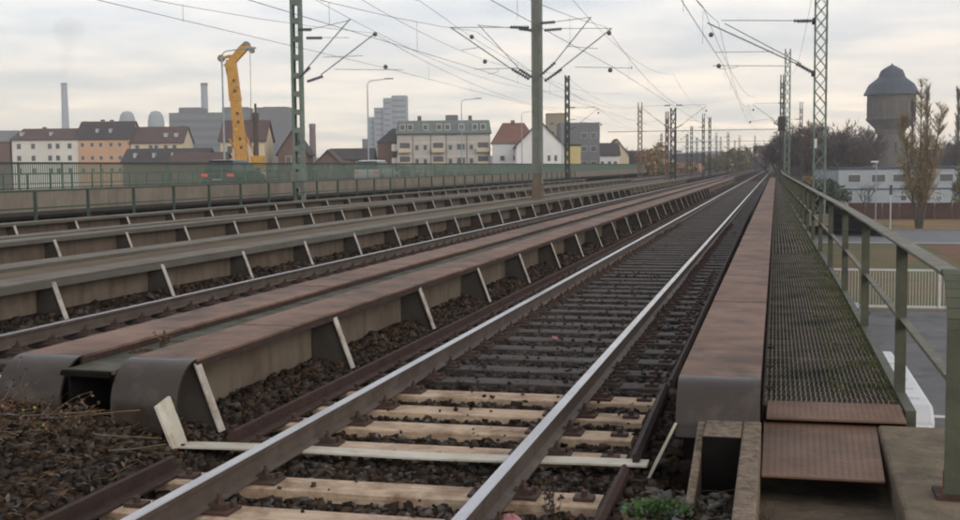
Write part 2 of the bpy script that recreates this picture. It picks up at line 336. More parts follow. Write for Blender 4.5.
# hills far away
def ridge(name, x0, x1, y, h, seed, m, depth=260):
    n = 90; b = MB()
    xs = np.linspace(x0, x1, n); hs = h * (.75 + .5 * vnoise(xs, xs * 0, 6 / (x1 - x0) * 3, seed) + .12 * vnoise(xs, xs, 90 / (x1 - x0) * 3, seed + 2))
    P = [[(xs[i], y, G - 1) for i in range(n)], [(xs[i], y + depth * .35, G + (hs[i] - G) * .8) for i in range(n)], [(xs[i], y + depth, G + (hs[i] - G)) for i in range(n)], [(xs[i], y + depth * 2, G - 1) for i in range(n)]]
    b.v = [p for r in P for p in r]
    for j in range(3):
        for i in range(n - 1): b.face((j * n + i, j * n + i + 1, (j + 1) * n + i + 1, (j + 1) * n + i))
    return b.build(name, m, kind='structure', smooth=True)
ridge('hills', -900, 700, 1150, 25, 1.3, 'hill')

# railway embankment beyond the bridge
EY = 116.0
b = MB()
for (a0, a1, z0, z1) in ((-60, -38, G - .5, -.42), (-38, 5.5, -.42, -.42), (5.5, 14, -.42, G - .5)):
    b.quad((a0, EY, z0), (a1, EY, z1), (a1, 900, z1), (a0, 900, z0))
b.quad((-60, EY, G - .5), (-60, EY, G - .5), (-38, EY, -.42), (-38, EY, G - .5))
b.quad((-38, EY, G - .5), (5.5, EY, G - .5), (5.5, EY, -.42), (-38, EY, -.42))
b.build('embankment', 'ballast_bed', kind='structure')

# ------------------------------------------------------------------ railway bridge trough floors
TR = [0.0, -4.55, -9.70, -14.25]
for i, tx in enumerate(TR):
    MB().box(tx - 2.2, tx + 2.2, 6.9, EY, -.62, -.40).build('bridge_floor', 'plate_dark', kind='structure')
MB().box(-19, 3.6, -12, 6.9, -5.2, -.42).build('abutment', 'concrete_old', kind='structure')
for yy in (34, 62, 90):
    MB().box(-17.5, 2.9, yy, yy + 1.4, G, -.63).build('bridge_pier', 'concrete_rd', kind='structure')

# ballast beds as relief sheets
def zbed(x, y):
    x = np.asarray(x, float); y = np.asarray(y, float)
    z = np.full(x.shape, -.235) + .018 * vnoise(x, y, 5, 1)
    ax = np.abs(x)
    edge = np.clip((ax - 1.30) / .35, 0, 1)
    z = z + edge * np.where(y > 6.95, np.where(x < 0, .15, .05), 0)          # ballast heaped against the girder
    left = (x < -1.32) & (y < 6.95)
    heap = np.clip((-1.32 - x) / .9, 0, 1)
    z = np.where(left, -.235 + heap * (.235 + .06 * vnoise(x, y, 2.2, 4)) + .03 * vnoise(x, y, 6, 2), z)
    right = (x > 1.3) & (y < 6.95)
    z = np.where(right, -.20 - .03 * np.clip((x - 1.3) / .4, 0, 1) + .03 * vnoise(x, y, 6, 3), z)
    z = np.where((x > 1.36) & (y < 6.15), -.19 + .09 * np.clip((x - 1.36) / .2, 0, 1) + .03 * vnoise(x, y, 6, 3), z)
    z = np.where((x > 1.55) & (y > 6.15) & (y < 6.96), z - .36 * np.clip((x - 1.55) / .05, 0, 1) * np.clip((y - 6.15) / .15, 0, 1), z)
    return z + .012 * vnoise(x, y, 11, 7)
def bed(name, x0, x1, y0, y1, dx, dy, f=zbed, ox=0, m='ballast_bed'):
    nx = max(2, int((x1 - x0) / dx)); ny = max(2, int((y1 - y0) / dy))
    X, Y = np.meshgrid(np.linspace(x0, x1, nx), np.linspace(y0, y1, ny)); Z = f(X - ox, Y)
    V = np.stack([X, Y, Z], -1).reshape(-1, 3)
    I = (np.arange(ny - 1)[:, None] * nx + np.arange(nx - 1)[None]).ravel(); F = np.stack([I, I + 1, I + nx + 1, I + nx], -1)
    return fast_mesh(name, V, F, m, kind='structure', smooth=True)
bed('ballast_bed', -5.2, 1.99, 1.2, 6.94, .05, .05)
bed('ballast_bed', -1.83, 1.83, 6.95, 42, .08, .12)
bed('ballast_bed', -1.83, 1.83, 42, 900, .3, 3)
def zbed2(x, y):
    x = np.asarray(x, float); y = np.asarray(y, float)
    return -.235 + .16 * np.clip((np.abs(x) - 1.3) / .35, 0, 1) * (x < 0) + .02 * vnoise(x, y, 6, 5)
for tx in TR[1:]: bed('ballast_bed', tx - 1.83, tx + 1.83, 6.95, 900, .15, .5 if tx == TR[1] else 4, f=zbed2, ox=tx)
bed('ballast_bed', -19, -5.2, -10, 6.94, .3, .3)

# stones
base = np.array([(x, y, z) for x in (-1, 1) for y in (-1, 1) for z in (-1, 1)], float)
bf = np.array([(0, 1, 3, 2), (4, 6, 7, 5), (0, 4, 5, 1), (2, 3, 7, 6), (0, 2, 6, 4), (1, 5, 7, 3)])
def stones(name, regions, m, label=None):
    Vs = []; tot = 0
    for (x0, x1, y0, y1, dens, s0, s1, f, ox) in regions:
        n = int((x1 - x0) * (y1 - y0) * dens)
        x = rng.uniform(x0, x1, n); y = y0 + (y1 - y0) * rng.uniform(0, 1, n)
        s = rng.uniform(s0, s1, n) * rng.uniform(.6, 1.15, n)
        z = f(x - ox, y) + s * rng.uniform(-.15, .55, n) if f is not None else -.168 + s * .4
        P = base[None] * rng.uniform(.25, 1.15, (n, 8, 3)) * np.stack([rng.uniform(.7, 1.2, n), rng.uniform(.7, 1.2, n), rng.uniform(.5, .9, n)], -1)[:, None]
        a = rng.uniform(0, 2 * PI, n); bb = rng.uniform(-.7, .7, n)
        ca, sa, cb_, sb = np.cos(a), np.sin(a), np.cos(bb), np.sin(bb)
        X = P[..., 0] * ca[:, None] - P[..., 1] * sa[:, None]; Y = P[..., 0] * sa[:, None] + P[..., 1] * ca[:, None]; Z = P[..., 2]
        Y2 = Y * cb_[:, None] - Z * sb[:, None]; Z2 = Y * sb[:, None] + Z * cb_[:, None]
        V = np.stack([X, Y2, Z2], -1) * s[:, None, None] + np.stack([x, y, z], -1)[:, None]
        Vs.append(V.reshape(-1, 3)); tot += n
    V = np.concatenate(Vs); F = (np.arange(tot)[:, None, None] * 8 + bf[None]).reshape(-1, 4)
    o = fast_mesh(name, V, F, m); o['label'] = label or name; return o
tag(stones('ballast', [
    (-3.9, -1.30, 4.2, 6.95, 850, .016, .036, zbed, 0),
    (1.28, 1.56, 3.6, 6.95, 600, .02, .036, zbed, 0), (1.56, 1.98, 3.6, 6.22, 700, .016, .034, zbed, 0),
    (-1.36, 1.36, 3.9, 9.4, 560, .018, .034, zbed, 0),
    (-1.28, 1.28, 4.2, 9.2, 9, .008, .02, None, 0),
    (-1.82, -1.28, 6.96, 20, 900, .018, .036, zbed, 0),
    (-1.82, -1.28, 20, 45, 260, .04, .06, zbed, 0),
    (1.36, 1.60, 7.0, 24, 520, .024, .042, zbed, 0),
    (-6.2, -5.45, 8, 30, 160, .04, .06, zbed2, TR[1]),
    (-5.1, -3.2, 9, 16, 120, .04, .06, zbed2, TR[1]),
], 'stone'), 'rust brown crushed stone ballast heaped beside the tracks', 'ballast')
tag(stones('dark_ballast', [(-1.28, 1.28, 9.4, 20, 26, .010, .024, None, 0), (-1.3, 1.4, 9.4, 18, 520, .024, .045, lambda x, y: zbed(x, y) + .006, 0), (-1.3, 1.4, 18, 34, 150, .03, .05, zbed, 0)], 'stone_dark'), 'blackened crushed stone between the dark sleepers', 'ballast')
tag(stones('grey_gravel', [(1.42, 1.98, 4.8, 6.2, 330, .022, .042, zbed, 0), (.2, 1.35, 3.9, 7.3, 90, .018, .03, zbed, 0), (-1.2, .2, 3.9, 9.3, 90, .018, .03, zbed, 0)], 'stone_grey'), 'pale grey gravel at the end of the bridge', 'gravel')

# ------------------------------------------------------------------ tracks
SL1 = [3.18, 3.79, 4.40, 5.00, 5.60, 6.21, 7.15, 7.77, 8.37, 9.00]
RAILP = [(-.0625, -.149), (.0625, -.149), (.0625, -.139), (.012, -.124), (.008, -.045), (.030, -.036), (.0335, -.006), (.027, -.0005), (-.027, -.0005), (-.0335, -.006), (-.030, -.036), (-.008, -.045), (-.012, -.124), (-.0625, -.139)]
def rail(name, x, y0, y1, parent):
    o = MB(); n = len(RAILP)
    o.extrude([(x + a, b) for a, b in RAILP], y0, y1)
    ob = o.build(name, ['rail_side', 'rail_head'], parent)
    # running surface (top three faces) is polished steel
    idx = [0] * len(ob.data.polygons)
    for i in (6, 7, 8): idx[i] = 1
    ob.data.polygons.foreach_set('material_index', idx); return ob
def fastener_mesh():
    b = MB()
    b.box(-.19, .19, -.085, .085, -.170, -.153)
    for s in (-1, 1):
        b.box(s * .105 - .05, s * .105 + .05, -.03, .03, -.153, -.125)
        b.tube((s * .105, 0, -.125), (s * .105, 0, -.075), .013, 6)
        b.tube((s * .105, 0, -.125), (s * .105, 0, -.100), .024, 6)
        b.tube((s * .165, .045, -.153), (s * .165, .045, -.125), .017, 6)
    return b
def clip_mesh():
    b = MB(); b.box(-.055, .055, -.045, .045, -.170, -.150); b.tube((0, 0, -.15), (0, 0, -.118), .020, 6); return b
def woods(m, h=.15, half=1.28):
    b = MB(); y = .128
    prof = [(-y, -.17 - h), (y, -.17 - h), (y, -.178), (y - .01, -.17), (-y + .01, -.17), (-y, -.178)]
    b.extrude(prof, -half, half, 'x'); return b
t1 = thing('railway_track', 'nearest track with two polished rails, pale new sleepers in front and dark sleepers beyond', 'railway track', (0, 0, 0))
for sx in (-.7525, .7525): rail('rail', sx, 1.0, 900, t1)
sn = woods('n').build('sleeper', 'wood_new', t1, bevel=0); sn['label'] = 'pale new wooden sleeper'
sdk = woods('d').build('sleeper', 'wood_dark', t1)
fa = fastener_mesh().build('rail_fastener', 'iron', sn); fa.location = (-.7525, 0, 0)
cl = clip_mesh().build('guard_rail_clip', 'iron', sn); cl.location = (-1.13, 0, 0)
first = {'n': True, 'd': True}
def put_sleeper(src, t, y, x, fast, first_one):
    if first_one: o = src
    else:
        o = src.copy(); C.objects.link(o); o.parent = t
    o.location = (x + random.uniform(-.02, .02), y, random.uniform(-.004, .002)); o.rotation_euler.z = random.uniform(-.006, .006)
    if fast:
        for k_, sx in enumerate(fast):
            if first_one and k_ == 0 and src is sn: continue
            if abs(sx) < 1: c = fa.copy()
            else: c = cl.copy()
            C.objects.link(c); c.parent = o; c.location = (sx, 0, 0)
    return o
ys = SL1 + [9.62 + .61 * i for i in range(int((EY + 14 - 9.62) / .61))]
fi = True; fd = True
for i, y in enumerate(ys):
    new = y < 9.3
    fast = (-.7525, .7525, -1.13, 1.19) if y < 20 else ((-.7525, .7525) if y < 36 else None)
    if new: put_sleeper(sn, t1, y, 0, fast, fi); fi = False
    else: put_sleeper(sdk, t1, y, 0, fast, fd); fd = False
cl.location = (-1.13, 0, 0)
# guard rails (old angle section, rusty)
GPS = [(-.03, -.17), (.05, -.17), (.05, -.160), (.010, -.155), (.010, -.095), (-.008, -.090), (-.03, -.12)]
GP = [(-.05, -.17), (.085, -.17), (.085, -.156), (.014, -.148), (.014, -.075), (-.012, -.070), (-.05, -.115)]
def guard(x0, y0, x1, y1, mirror, m):
    b = MB(); pr = [(-a if mirror else a, z) for a, z in (GPS if mirror else GP)]; n = len(pr)
    for (x, y) in ((x0, y0), (x1, y1)):
        for a, z in pr: b.v.append((x + a, y, z))
    for i in range(n): b.face((i, (i + 1) % n, n + (i + 1) % n, n + i))
    b.face(tuple(reversed(range(n)))); b.face(tuple(range(n, 2 * n)))
    return b.build('guard_rail', m, t1)
guard(-1.31, 3.6, -1.29, 6.30, False, 'rust_dark'); guard(-1.24, 7.0, -1.17, 60, False, 'rust_red')
guard(1.345, 3.6, 1.33, 6.72, True, 'rust_red'); guard(1.36, 6.96, 1.33, 9.35, True, 'rust_dark'); guard(1.36, 9.5, 1.24, 45, True, 'rust_red')

t2 = thing('railway_track', 'second track, lying between the brown covered girder and the grey walkway', 'railway track', (TR[1], 0, 0))
for sx in (-.7525, .7525): rail('rail', TR[1] + sx, 6.0, 900, t2)
s2 = woods('d').build('sleeper', 'wood_dark', None); s2.parent = t2
f2 = fastener_mesh().build('rail_fastener', 'iron', None)
f2.parent = s2; f2.location = (.7525, 0, 0)
for i in range(int((EY + 14 - 7.3) / .61)):
    y = 7.3 + .61 * i
    if i == 0: s2.location = (0, y, 0); o = s2
    else: o = s2.copy(); C.objects.link(o); o.parent = t2; o.location = (0, y, 0)
    if i < 45:
        for sx in (-.7525, .7525):
            if i == 0 and sx > 0: continue
            c = f2.copy(); C.objects.link(c); c.parent = o; c.location = (sx, 0, 0)
for i, tx in enumerate(TR[2:]):
    t = thing('railway_track', ('third track, sunk between the grey girders behind the solid catenary mast', 'fourth and farthest track, sunk beside the green handrail')[i], 'railway track', (tx, 0, 0))
    for sx in (-.7525, .7525): rail('rail', tx + sx, 6.0, 900, t)

# ------------------------------------------------------------------ trough girders
Y0 = 7.22; ZT = .35; BAY = 2.6
def nose(parent, xa, xb, m='nose_sheet', zb=-.42):
    pts = []
    r = .29
    for i in range(13):
        a = PI / 2 * i / 12; pts.append((Y0 - r * math.sin(a), ZT - r + r * math.cos(a)))
    pts.append((Y0 - r - .01, zb))
    inner = [(y + .022, z - .006) for y, z in pts]; inner[0] = (Y0, ZT - .022)
    b = MB(); n = len(pts)
    for x in (xa, xb):
        for y, z in pts: b.v.append((x, y, z))
    for i in range(n - 1): b.face((i, i + 1, n + i + 1, n + i))
    no = len(b.f)
    k = len(b.v)
    for x in (xa, xb):
        for y, z in pts + inner[::-1]: b.v.append((x, y, z))
    m2 = 2 * n
    for i in range(n - 1):
        b.face((k + i, k + m2 - 1 - i, k + m2 - 2 - i, k + i + 1)); b.face((k + m2 + i, k + m2 + i + 1, k + m2 + m2 - 2 - i, k + m2 + m2 - 1 - i))
        b.face((k + m2 - 1 - i, k + m2 + m2 - 1 - i, k + m2 + m2 - 2 - i, k + m2 - 2 - i))
    o = b.build('nose_plate', m, parent)
    o.data.polygons.foreach_set('use_smooth', [q < no for q in range(len(b.f))]); return o
def girder(tx, side, label, cover, web, seams, lit=True, ymax=EY, nosem='nose_sheet', lip=.05):
    """side=+1: girder right of the track (its stiffeners face left), -1: left of it (they face right, towards the camera)"""
    gx = tx + side * 1.84
    t = thing('bridge_girder', label, 'girder', (gx, Y0, 0))
    xi = tx + side * 1.605; xo = tx + side * 2.085; xa, xb = min(xi, xo), max(xi, xo)
    # cover plates, one per seam length
    yy = Y0; k = 0
    while yy < ymax:
        nxt = min(ymax, seams[k] if k < len(seams) else yy + 5.2)
        z = ZT + (0.004 if k % 2 else 0)
        MB().box(xa, xb, yy + .010, nxt - .010, z - .018, z).build('cover_plate', cover, t)
        yy = nxt; k += 1
    xl = xi - side * .0
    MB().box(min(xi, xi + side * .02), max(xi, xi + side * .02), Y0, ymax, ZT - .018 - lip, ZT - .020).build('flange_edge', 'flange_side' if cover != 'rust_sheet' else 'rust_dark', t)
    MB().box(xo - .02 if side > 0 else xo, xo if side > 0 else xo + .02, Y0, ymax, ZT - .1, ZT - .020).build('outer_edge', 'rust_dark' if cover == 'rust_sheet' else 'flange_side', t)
    # web between stiffeners: one panel per bay
    xw = gx
    y = Y0; n = 0
    webp = None
    while y < ymax - .1:
        y1 = min(y + BAY, ymax)
        if webp is None:
            webp = MB().box(xw - .012, xw + .012, y + .02, y1 - .02, -.58, ZT - .02).build('web_panel', web, t)
        else: part_copy(webp, t, (0, y - Y0, 0))
        y = y1; n += 1
    # stiffeners: sloping white flange + dark plate
    if side < 0:
        d = 1
        b = MB()
        xt, xbm = xi - .005 - gx, xi + .165 - gx
        zt, zb = ZT - .03, -.14
        b.hexa([(xbm - .012, -.042, zb), (xbm, -.042, zb), (xbm, .042, zb), (xbm - .012, .042, zb), (xt - .012, -.042, zt), (xt, -.042, zt), (xt, .042, zt), (xt - .012, .042, zt)])
        st = b.build('stiffener', 'stiff_white', None); st.parent = t
        b = MB(); b.extrude([(.012, -.4), (xbm - .014, -.4), (xbm - .014, zb), (xt - .014, zt), (.012, zt)], -.006, .006)
        sp_ = b.build('stiffener_plate', 'plate_dark', None); sp_.parent = st
        k = 0; y = Y0 + .03
        while y < ymax:
            if k == 0: st.location = (0, 0.03, 0)
            else:
                c = st.copy(); C.objects.link(c); c.parent = t; c.location = (0, y - Y0 + random.uniform(-.02, .02), 0); c.rotation_euler.z = random.uniform(-.05, .05)
                if y < 70: c2 = sp_.copy(); C.objects.link(c2); c2.parent = c
            k += 1; y = Y0 + .0 + BAY * k
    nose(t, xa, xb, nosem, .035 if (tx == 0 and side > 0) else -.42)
    MB().box(xa + .02, xb - .02, Y0 + .05, Y0 + .07, -.6, ZT - .03).build('end_shade_sheet', 'black_void', t)  # added near-black sheet, painted shade of the void behind the nose
    return t
girder(0, 1, 'rust brown covered girder beside the footway, seams across its flat top', 'rust_sheet', 'web_paint', [11.2, 14.04, 20.5, 26])
girder(0, -1, 'nearest girder with white sloping stiffeners, rust brown top and rounded front end', 'rust_sheet', 'web_paint', [8.9, 14.1, 19.3, 24.5])
girder(TR[1], 1, 'rust brown covered girder beyond the mossy cable duct', 'rust_sheet', 'web_paint', [12, 17.2, 22.4])
girder(TR[1], -1, 'grey topped girder behind the second track, white stiffeners facing the rail', 'flange_grey', 'web_paint', [12.4, 17.6], nosem='flange_grey', lip=.09)
girder(TR[2], 1, 'grey topped girder edging the tan deck on its far side', 'flange_grey', 'web_far', [12.4, 17.6], nosem='flange_grey', lip=.09)
girder(TR[2], -1, 'grey topped girder with white stiffeners in the second row from the green handrail', 'flange_grey', 'web_far', [12.4, 17.6], nosem='flange_grey', lip=.07)
girder(TR[3], 1, 'narrow grey girder alongside the farthest track', 'flange_grey', 'web_far', [12.4, 17.6], nosem='flange_grey')
gf = girder(TR[3], -1, 'farthest grey girder with stiffeners, next to the green handrail', 'flange_grey', 'web_far', [12.4, 17.6], nosem='flange_grey')

# deck infill between the structures
dk = thing('deck_walkway', 'wide tan deck strip the solid catenary mast stands on', 'walkway', (-7.1, 7, .3))
y = 7.0
while y < EY:
    MB().box(-7.59, -6.66, y + .005, y + 3.895, .262, .300).build('deck_plate', 'deck_tan', dk); y += 3.9
dk2 = thing('deck_walkway', 'narrow tan deck strip between the third and fourth tracks', 'walkway', (-11.97, 7, .3))
MB().box(-12.14, -11.81, 7.0, EY, .262, .30).build('deck_plate', 'deck_tan', dk2)
duct = thing('cable_duct', 'mossy cable duct between the two brown girders, dark open front end', 'cable duct', (-2.28, 6.75, .3))
y = 7.0; i = 0
while y < EY:
    n_ = min(EY, y + 1.3); MB().box(-2.455, -2.10, y + .004, n_ - .004, .262, .292 + .004 * (i % 2)).build('duct_cover', 'duct', duct); y = n_; i += 1
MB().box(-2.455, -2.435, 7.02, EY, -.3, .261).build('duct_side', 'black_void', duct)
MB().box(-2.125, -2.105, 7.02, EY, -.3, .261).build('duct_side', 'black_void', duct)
MB().box(-2.433, -2.127, 7.5, 7.53, -.35, .261).build('duct_mouth_shade', 'black_void', duct)  # black sheet inside the open mouth, painted shade of the interior
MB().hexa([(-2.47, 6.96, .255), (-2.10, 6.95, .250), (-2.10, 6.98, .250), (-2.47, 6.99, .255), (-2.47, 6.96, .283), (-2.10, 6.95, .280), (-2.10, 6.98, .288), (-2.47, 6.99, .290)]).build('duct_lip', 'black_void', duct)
# small dead plant on the duct
# expansion strip across the track with upturned ends
es = thing('end_strip', 'cream painted steel strip crossing the track with upturned ends', 'strip', (0, 6.86, -.15))
b = MB()
for i in range(12):
    x0_, x1_ = -1.53 + 2.97 * i / 12, -1.53 + 2.97 * (i + 1) / 12
    yy0 = 6.80 + .10 * (i / 12); yy1 = 6.80 + .10 * ((i + 1) / 12); z0_ = -.146 + .006 * math.sin(i * .7); z1_ = -.146 + .006 * math.sin((i + 1) * .7)
    b.hexa([(x0_, yy0, z0_ - .012), (x1_, yy1, z1_ - .012), (x1_, yy1 + .15, z1_ - .012), (x0_, yy0 + .15, z0_ - .012), (x0_, yy0, z0_), (x1_, yy1, z1_), (x1_, yy1 + .15, z1_), (x0_, yy0 + .15, z0_)])
b.build('crossing_strip', 'white_strip', es)
MB().hexa([(-1.550, 6.74, -.15), (-1.530, 6.74, -.15), (-1.530, 6.94, -.17), (-1.550, 6.94, -.17), (-1.665, 6.75, .115), (-1.645, 6.75, .115), (-1.645, 6.93, .150), (-1.665, 6.93, .150)]).build('upturned_end', 'white_strip', es)
MB().hexa([(1.445, 6.83, -.21), (1.462, 6.83, -.21), (1.462, 7.08, -.21), (1.445, 7.08, -.21), (1.60, 6.86, .12), (1.617, 6.86, .12), (1.617, 7.10, .10), (1.60, 7.10, .10)]).build('upturned_end', 'white_strip', es)

# ------------------------------------------------------------------ right side: concrete box, footway, handrail
cbx = thing('concrete_box', 'weathered open concrete box round the end of the brown girder', 'concrete box', (1.92, 6.5, 0))
MB().box(1.995, 2.094, 1.5, 6.905, -.6, .150).build('box_wall', 'concrete_box', cbx, bevel=.012)
MB().box(1.785, 1.992, 6.50, 6.905, -.6, .148).build('box_wall', 'concrete_box', cbx, bevel=.012)
MB().hexa([(1.738, 5.9, -.6), (1.783, 5.9, -.6), (1.783, 6.9, -.6), (1.738, 6.9, -.6), (1.738, 5.9, -.06), (1.783, 5.9, -.06), (1.783, 6.9, .140), (1.738, 6.9, .140)]).build('box_wall', 'concrete_box', cbx, bevel=.008)
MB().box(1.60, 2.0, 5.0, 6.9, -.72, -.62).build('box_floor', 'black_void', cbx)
MB().box(1.786, 1.99, 6.47, 6.497, -.6, .143).build('pit_shade_sheet', 'black_void', cbx)  # dark sheet over the back wall: the pit's shade as colour
blk = MB(); blk.hexa([(2.77, 2.5, -.9), (5.0, 2.5, -.9), (5.0, 7.72, -.9), (2.80, 7.72, -.9), (2.70, 2.5, -.01), (5.0, 2.5, -.01), (5.0, 7.70, -.01), (2.79, 7.70, -.01)])
tag(blk.build('concrete_block', 'concrete_old', bevel=.02), 'stained flat concrete abutment block under the handrail end', 'concrete block')
bed('path', 2.09, 2.80, 1.5, 7.4, .05, .05, f=lambda x, y: -.17 - .06 * np.clip((y - 6.0), 0, 1) + .012 * vnoise(x, y, 14, 3), m='soil')

def wx(y): return 3.02 - .0085 * max(0, y - 15) if y < 70 else 3.02 - .0085 * 55
fw = thing('footway', 'steel grating footway between the brown girder and the handrail', 'footway', (2.1, 8, 0))
# grating panel: serrated bars lengthwise, thin cross rods
def grating(y0, y1, first=True):
    b = MB(); n = 27; x0g = 2.11; x1g = wx((y0 + y1) / 2) - .05
    for i in range(n):
        x = x0g + (x1g - x0g) * i / (n - 1)
        seg = int((y1 - y0) / .1)
        for j in range(seg):
            ya = y0 + (y1 - y0) * j / seg; yb = y0 + (y1 - y0) * (j + 1) / seg
            o = .004 * (1 if j % 2 else -1)
            b.hexa([(x - .003 + o, ya, -.03), (x + .003 + o, ya, -.03), (x + .003 - o, yb, -.03), (x - .003 - o, yb, -.03), (x - .003 + o, ya, .03), (x + .003 + o, ya, .03), (x + .003 - o, yb, .03), (x - .003 - o, yb, .03)])
    for j in range(int((y1 - y0) / .1)):
        y = y0 + .05 + .1 * j; b.box(x0g, x1g, y - .003, y + .003, .002, .020)
    b.box(x0g - .006, x1g + .006, y0, y0 + .006, -.03, .028); b.box(x0g - .006, x1g + .006, y1 - .012, y1 - .006, -.03, .028)
    return b
y = 8.0
while y < 22: grating(y, y + 1.0).build('grating_panel', 'grate', fw); y += 1.0
while y < EY - 1:
    b = MB(); x1g = wx(y + 1) - .05
    for i in range(14):
        x = 2.11 + (x1g - 2.11) * i / 13; b.box(x - .006, x + .006, y, y + 2, -.03, .03)
    for j in range(8): b.box(2.11, x1g, y + .25 * j, y + .25 * j + .012, 0, .022)
    b.build('grating_panel', 'grate', fw); y += 2.0
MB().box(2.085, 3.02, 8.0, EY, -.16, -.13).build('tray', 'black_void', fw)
MB().box(2.09, 2.104, 8.0, EY, -.12, .034).build('edge_angle', 'rust_dark', fw)
# edge channel, right side, follows the narrowing
b = MB(); yy = 7.9
while yy < EY - .01:
    y2 = min(EY, yy + 4); a, c = wx(yy), wx(y2)
    b.hexa([(a - .045, yy, -.10), (a + .02, yy, -.10), (c + .02, y2, -.10), (c - .045, y2, -.10), (a - .045, yy, .045), (a + .02, yy, .045), (c + .02, y2, .045), (c - .045, y2, .045)]); yy = y2
b.build('edge_channel', 'rail_post', fw)
y = 8.6
while y < 60:
    MB().box(2.2, wx(y) + .02, y, y + .08, -.30, -.17).build('cross_beam', 'rust_dark', fw); y += 2.6
for y in (8.6, 9.5, 10.5): MB().box(2.105, 2.15, y, y + .03, .031, .045).build('clip', 'rust_red', fw)
# tread plates
def chequer(name, pts, lab):
    b = MB(); b.hexa(pts); t = thing(name, lab, 'steel plate', pts[0]); b.build('plate', 'tread', t, bevel=.004)
    d = MB(); (ax, ay, az), (bx_, by, bz), (cx, cy, cz), (dx_, dy_, dz) = [Vector(p) for p in pts[4:]]
    A, B, Cc, D = [Vector(p) for p in pts[4:]]
    nu = int((B - A).length / .035); nv = int((D - A).length / .035)
    for i in range(1, nu):
        for j in range(1, nv):
            u, v = i / nu, j / nv; p = (A * (1 - u) + B * u) * (1 - v) + (D * (1 - u) + Cc * u) * v
            s = .009 if (i + j) % 2 else -.009
            d.hexa([(p.x - .008, p.y - s - .002, p.z - .001), (p.x - .004, p.y - s - .002, p.z - .001), (p.x + .008, p.y + s + .002, p.z - .001), (p.x + .004, p.y + s + .002, p.z - .001),
                    (p.x - .008, p.y - s - .002, p.z + .0014), (p.x - .004, p.y - s - .002, p.z + .0014), (p.x + .008, p.y + s + .002, p.z + .0014), (p.x + .004, p.y + s + .002, p.z + .0014)])
    o = d.build('tread_pattern', 'tread', t, kind='stuff'); return t
chequer('tread_plate', [(2.115, 7.70, -.005), (2.965, 7.72, -.005), (2.960, 8.10, .032), (2.12, 8.08, .032), (2.115, 7.70, .012), (2.965, 7.72, .012), (2.960, 8.10, .046), (2.12, 8.08, .046)], 'narrow rusty chequer plate lying over the start of the grating')
chequer('tread_plate', [(2.10, 6.48, -.065), (2.735, 6.48, -.065), (2.79, 7.76, -.045), (2.10, 7.76, -.045), (2.10, 6.48, -.05), (2.735, 6.48, -.05), (2.79, 7.76, -.030), (2.10, 7.76, -.030)], 'large square rusty chequer plate in front of the footway')

hr = thing('handrail', 'olive steel handrail along the right edge of the footway', 'handrail', (3.02, 8, 0))
py = [8.62 + 3.42 * i for i in range(32)]
def angle_post(x, y, z0, z1, w=.055):
    b = MB(); b.box(x - w, x + w * .2, y - .005, y + .005, z0, z1); b.box(x + w * .2 - .001, x + w * .2 + .009, y - .005, y + w, z0, z1); return b
for y in py:
    x = wx(y) + .005; angle_post(x, y, -.15, 1.055).build('post', 'rail_post', hr)
ybr = [6.32] + py
for i in range(len(ybr) - 1):
    a, c = ybr[i], ybr[i + 1]; xa, xc = wx(a) - .0, wx(c) - .0
    def seg(zlo, zhi, hw, y0=a, y1=c): return [(xa - hw, y0, zlo), (xa + hw, y0, zlo), (xc + hw, y1, zlo), (xc - hw, y1, zlo), (xa - hw, y0, zhi), (xa + hw, y0, zhi), (xc + hw, y1, zhi), (xc - hw, y1, zhi)]
    b = MB(); b.hexa(seg(1.060, 1.074, .052))
    b.hexa([(xa + .042, a, .99), (xa + .052, a, .99), (xc + .052, c, .99), (xc + .042, c, .99), (xa + .042, a, 1.0599), (xa + .052, a, 1.0599), (xc + .052, c, 1.0599), (xc + .042, c, 1.0599)])
    b.build('top_rail', 'rail_olive', hr)
    b = MB(); b.hexa([(xa + .016, a, .475), (xa + .024, a, .475), (xc + .024, c, .475), (xc + .016, c, .475), (xa + .016, a, .545), (xa + .024, a, .545), (xc + .024, c, .545), (xc + .016, c, .545)])
    b.hexa([(xa - .025, a, .546), (xa + .024, a, .546), (xc + .024, c, .546), (xc - .025, c, .546), (xa - .025, a, .553), (xa + .024, a, .553), (xc + .024, c, .553), (xc - .025, c, .553)])
    b.build('mid_rail', 'rail_olive', hr)
# the bent end of the top rail and its post
pts = []
for i in range(9):
    a = PI / 2 * i / 8; pts.append((6.32 - .26 * math.sin(a), 1.074 - .26 + .26 * math.cos(a)))
pts.append((6.06, -.005))
b = MB()
for i in range(len(pts) - 1):
    (ya, za), (yb, zb) = pts[i], pts[i + 1]; d = Vector((0, yb - ya, zb - za)).normalized(); nn = Vector((0, -d.z, d.y)) * .014
    if nn.z > 0 or nn.y < 0: pass
    b.hexa([(2.968, ya, za), (3.072, ya, za), (3.072, yb, zb), (2.968, yb, zb), (2.968, ya + nn.y * -1, za + nn.z * -1), (3.072, ya - nn.y, za - nn.z), (3.072, yb - nn.y, zb - nn.z), (2.968, yb - nn.y, zb - nn.z)])
b.box(3.058, 3.072, 6.08, 6.17, -.005, .80)
b.build('end_post', 'rail_post', hr)
MB().box(2.93, 3.12, 6.0, 6.2, -.009, .012).build('foot_plate', 'rust_red', hr)
M['rust_orange'] = mat('rust_orange', (.30, .125, .035), (.13, .055, .025), .85, 14, .3)
MB().box(2.962, 3.078, 6.050, 6.058, .012, .13).build('rust_collar', 'rust_orange', hr)
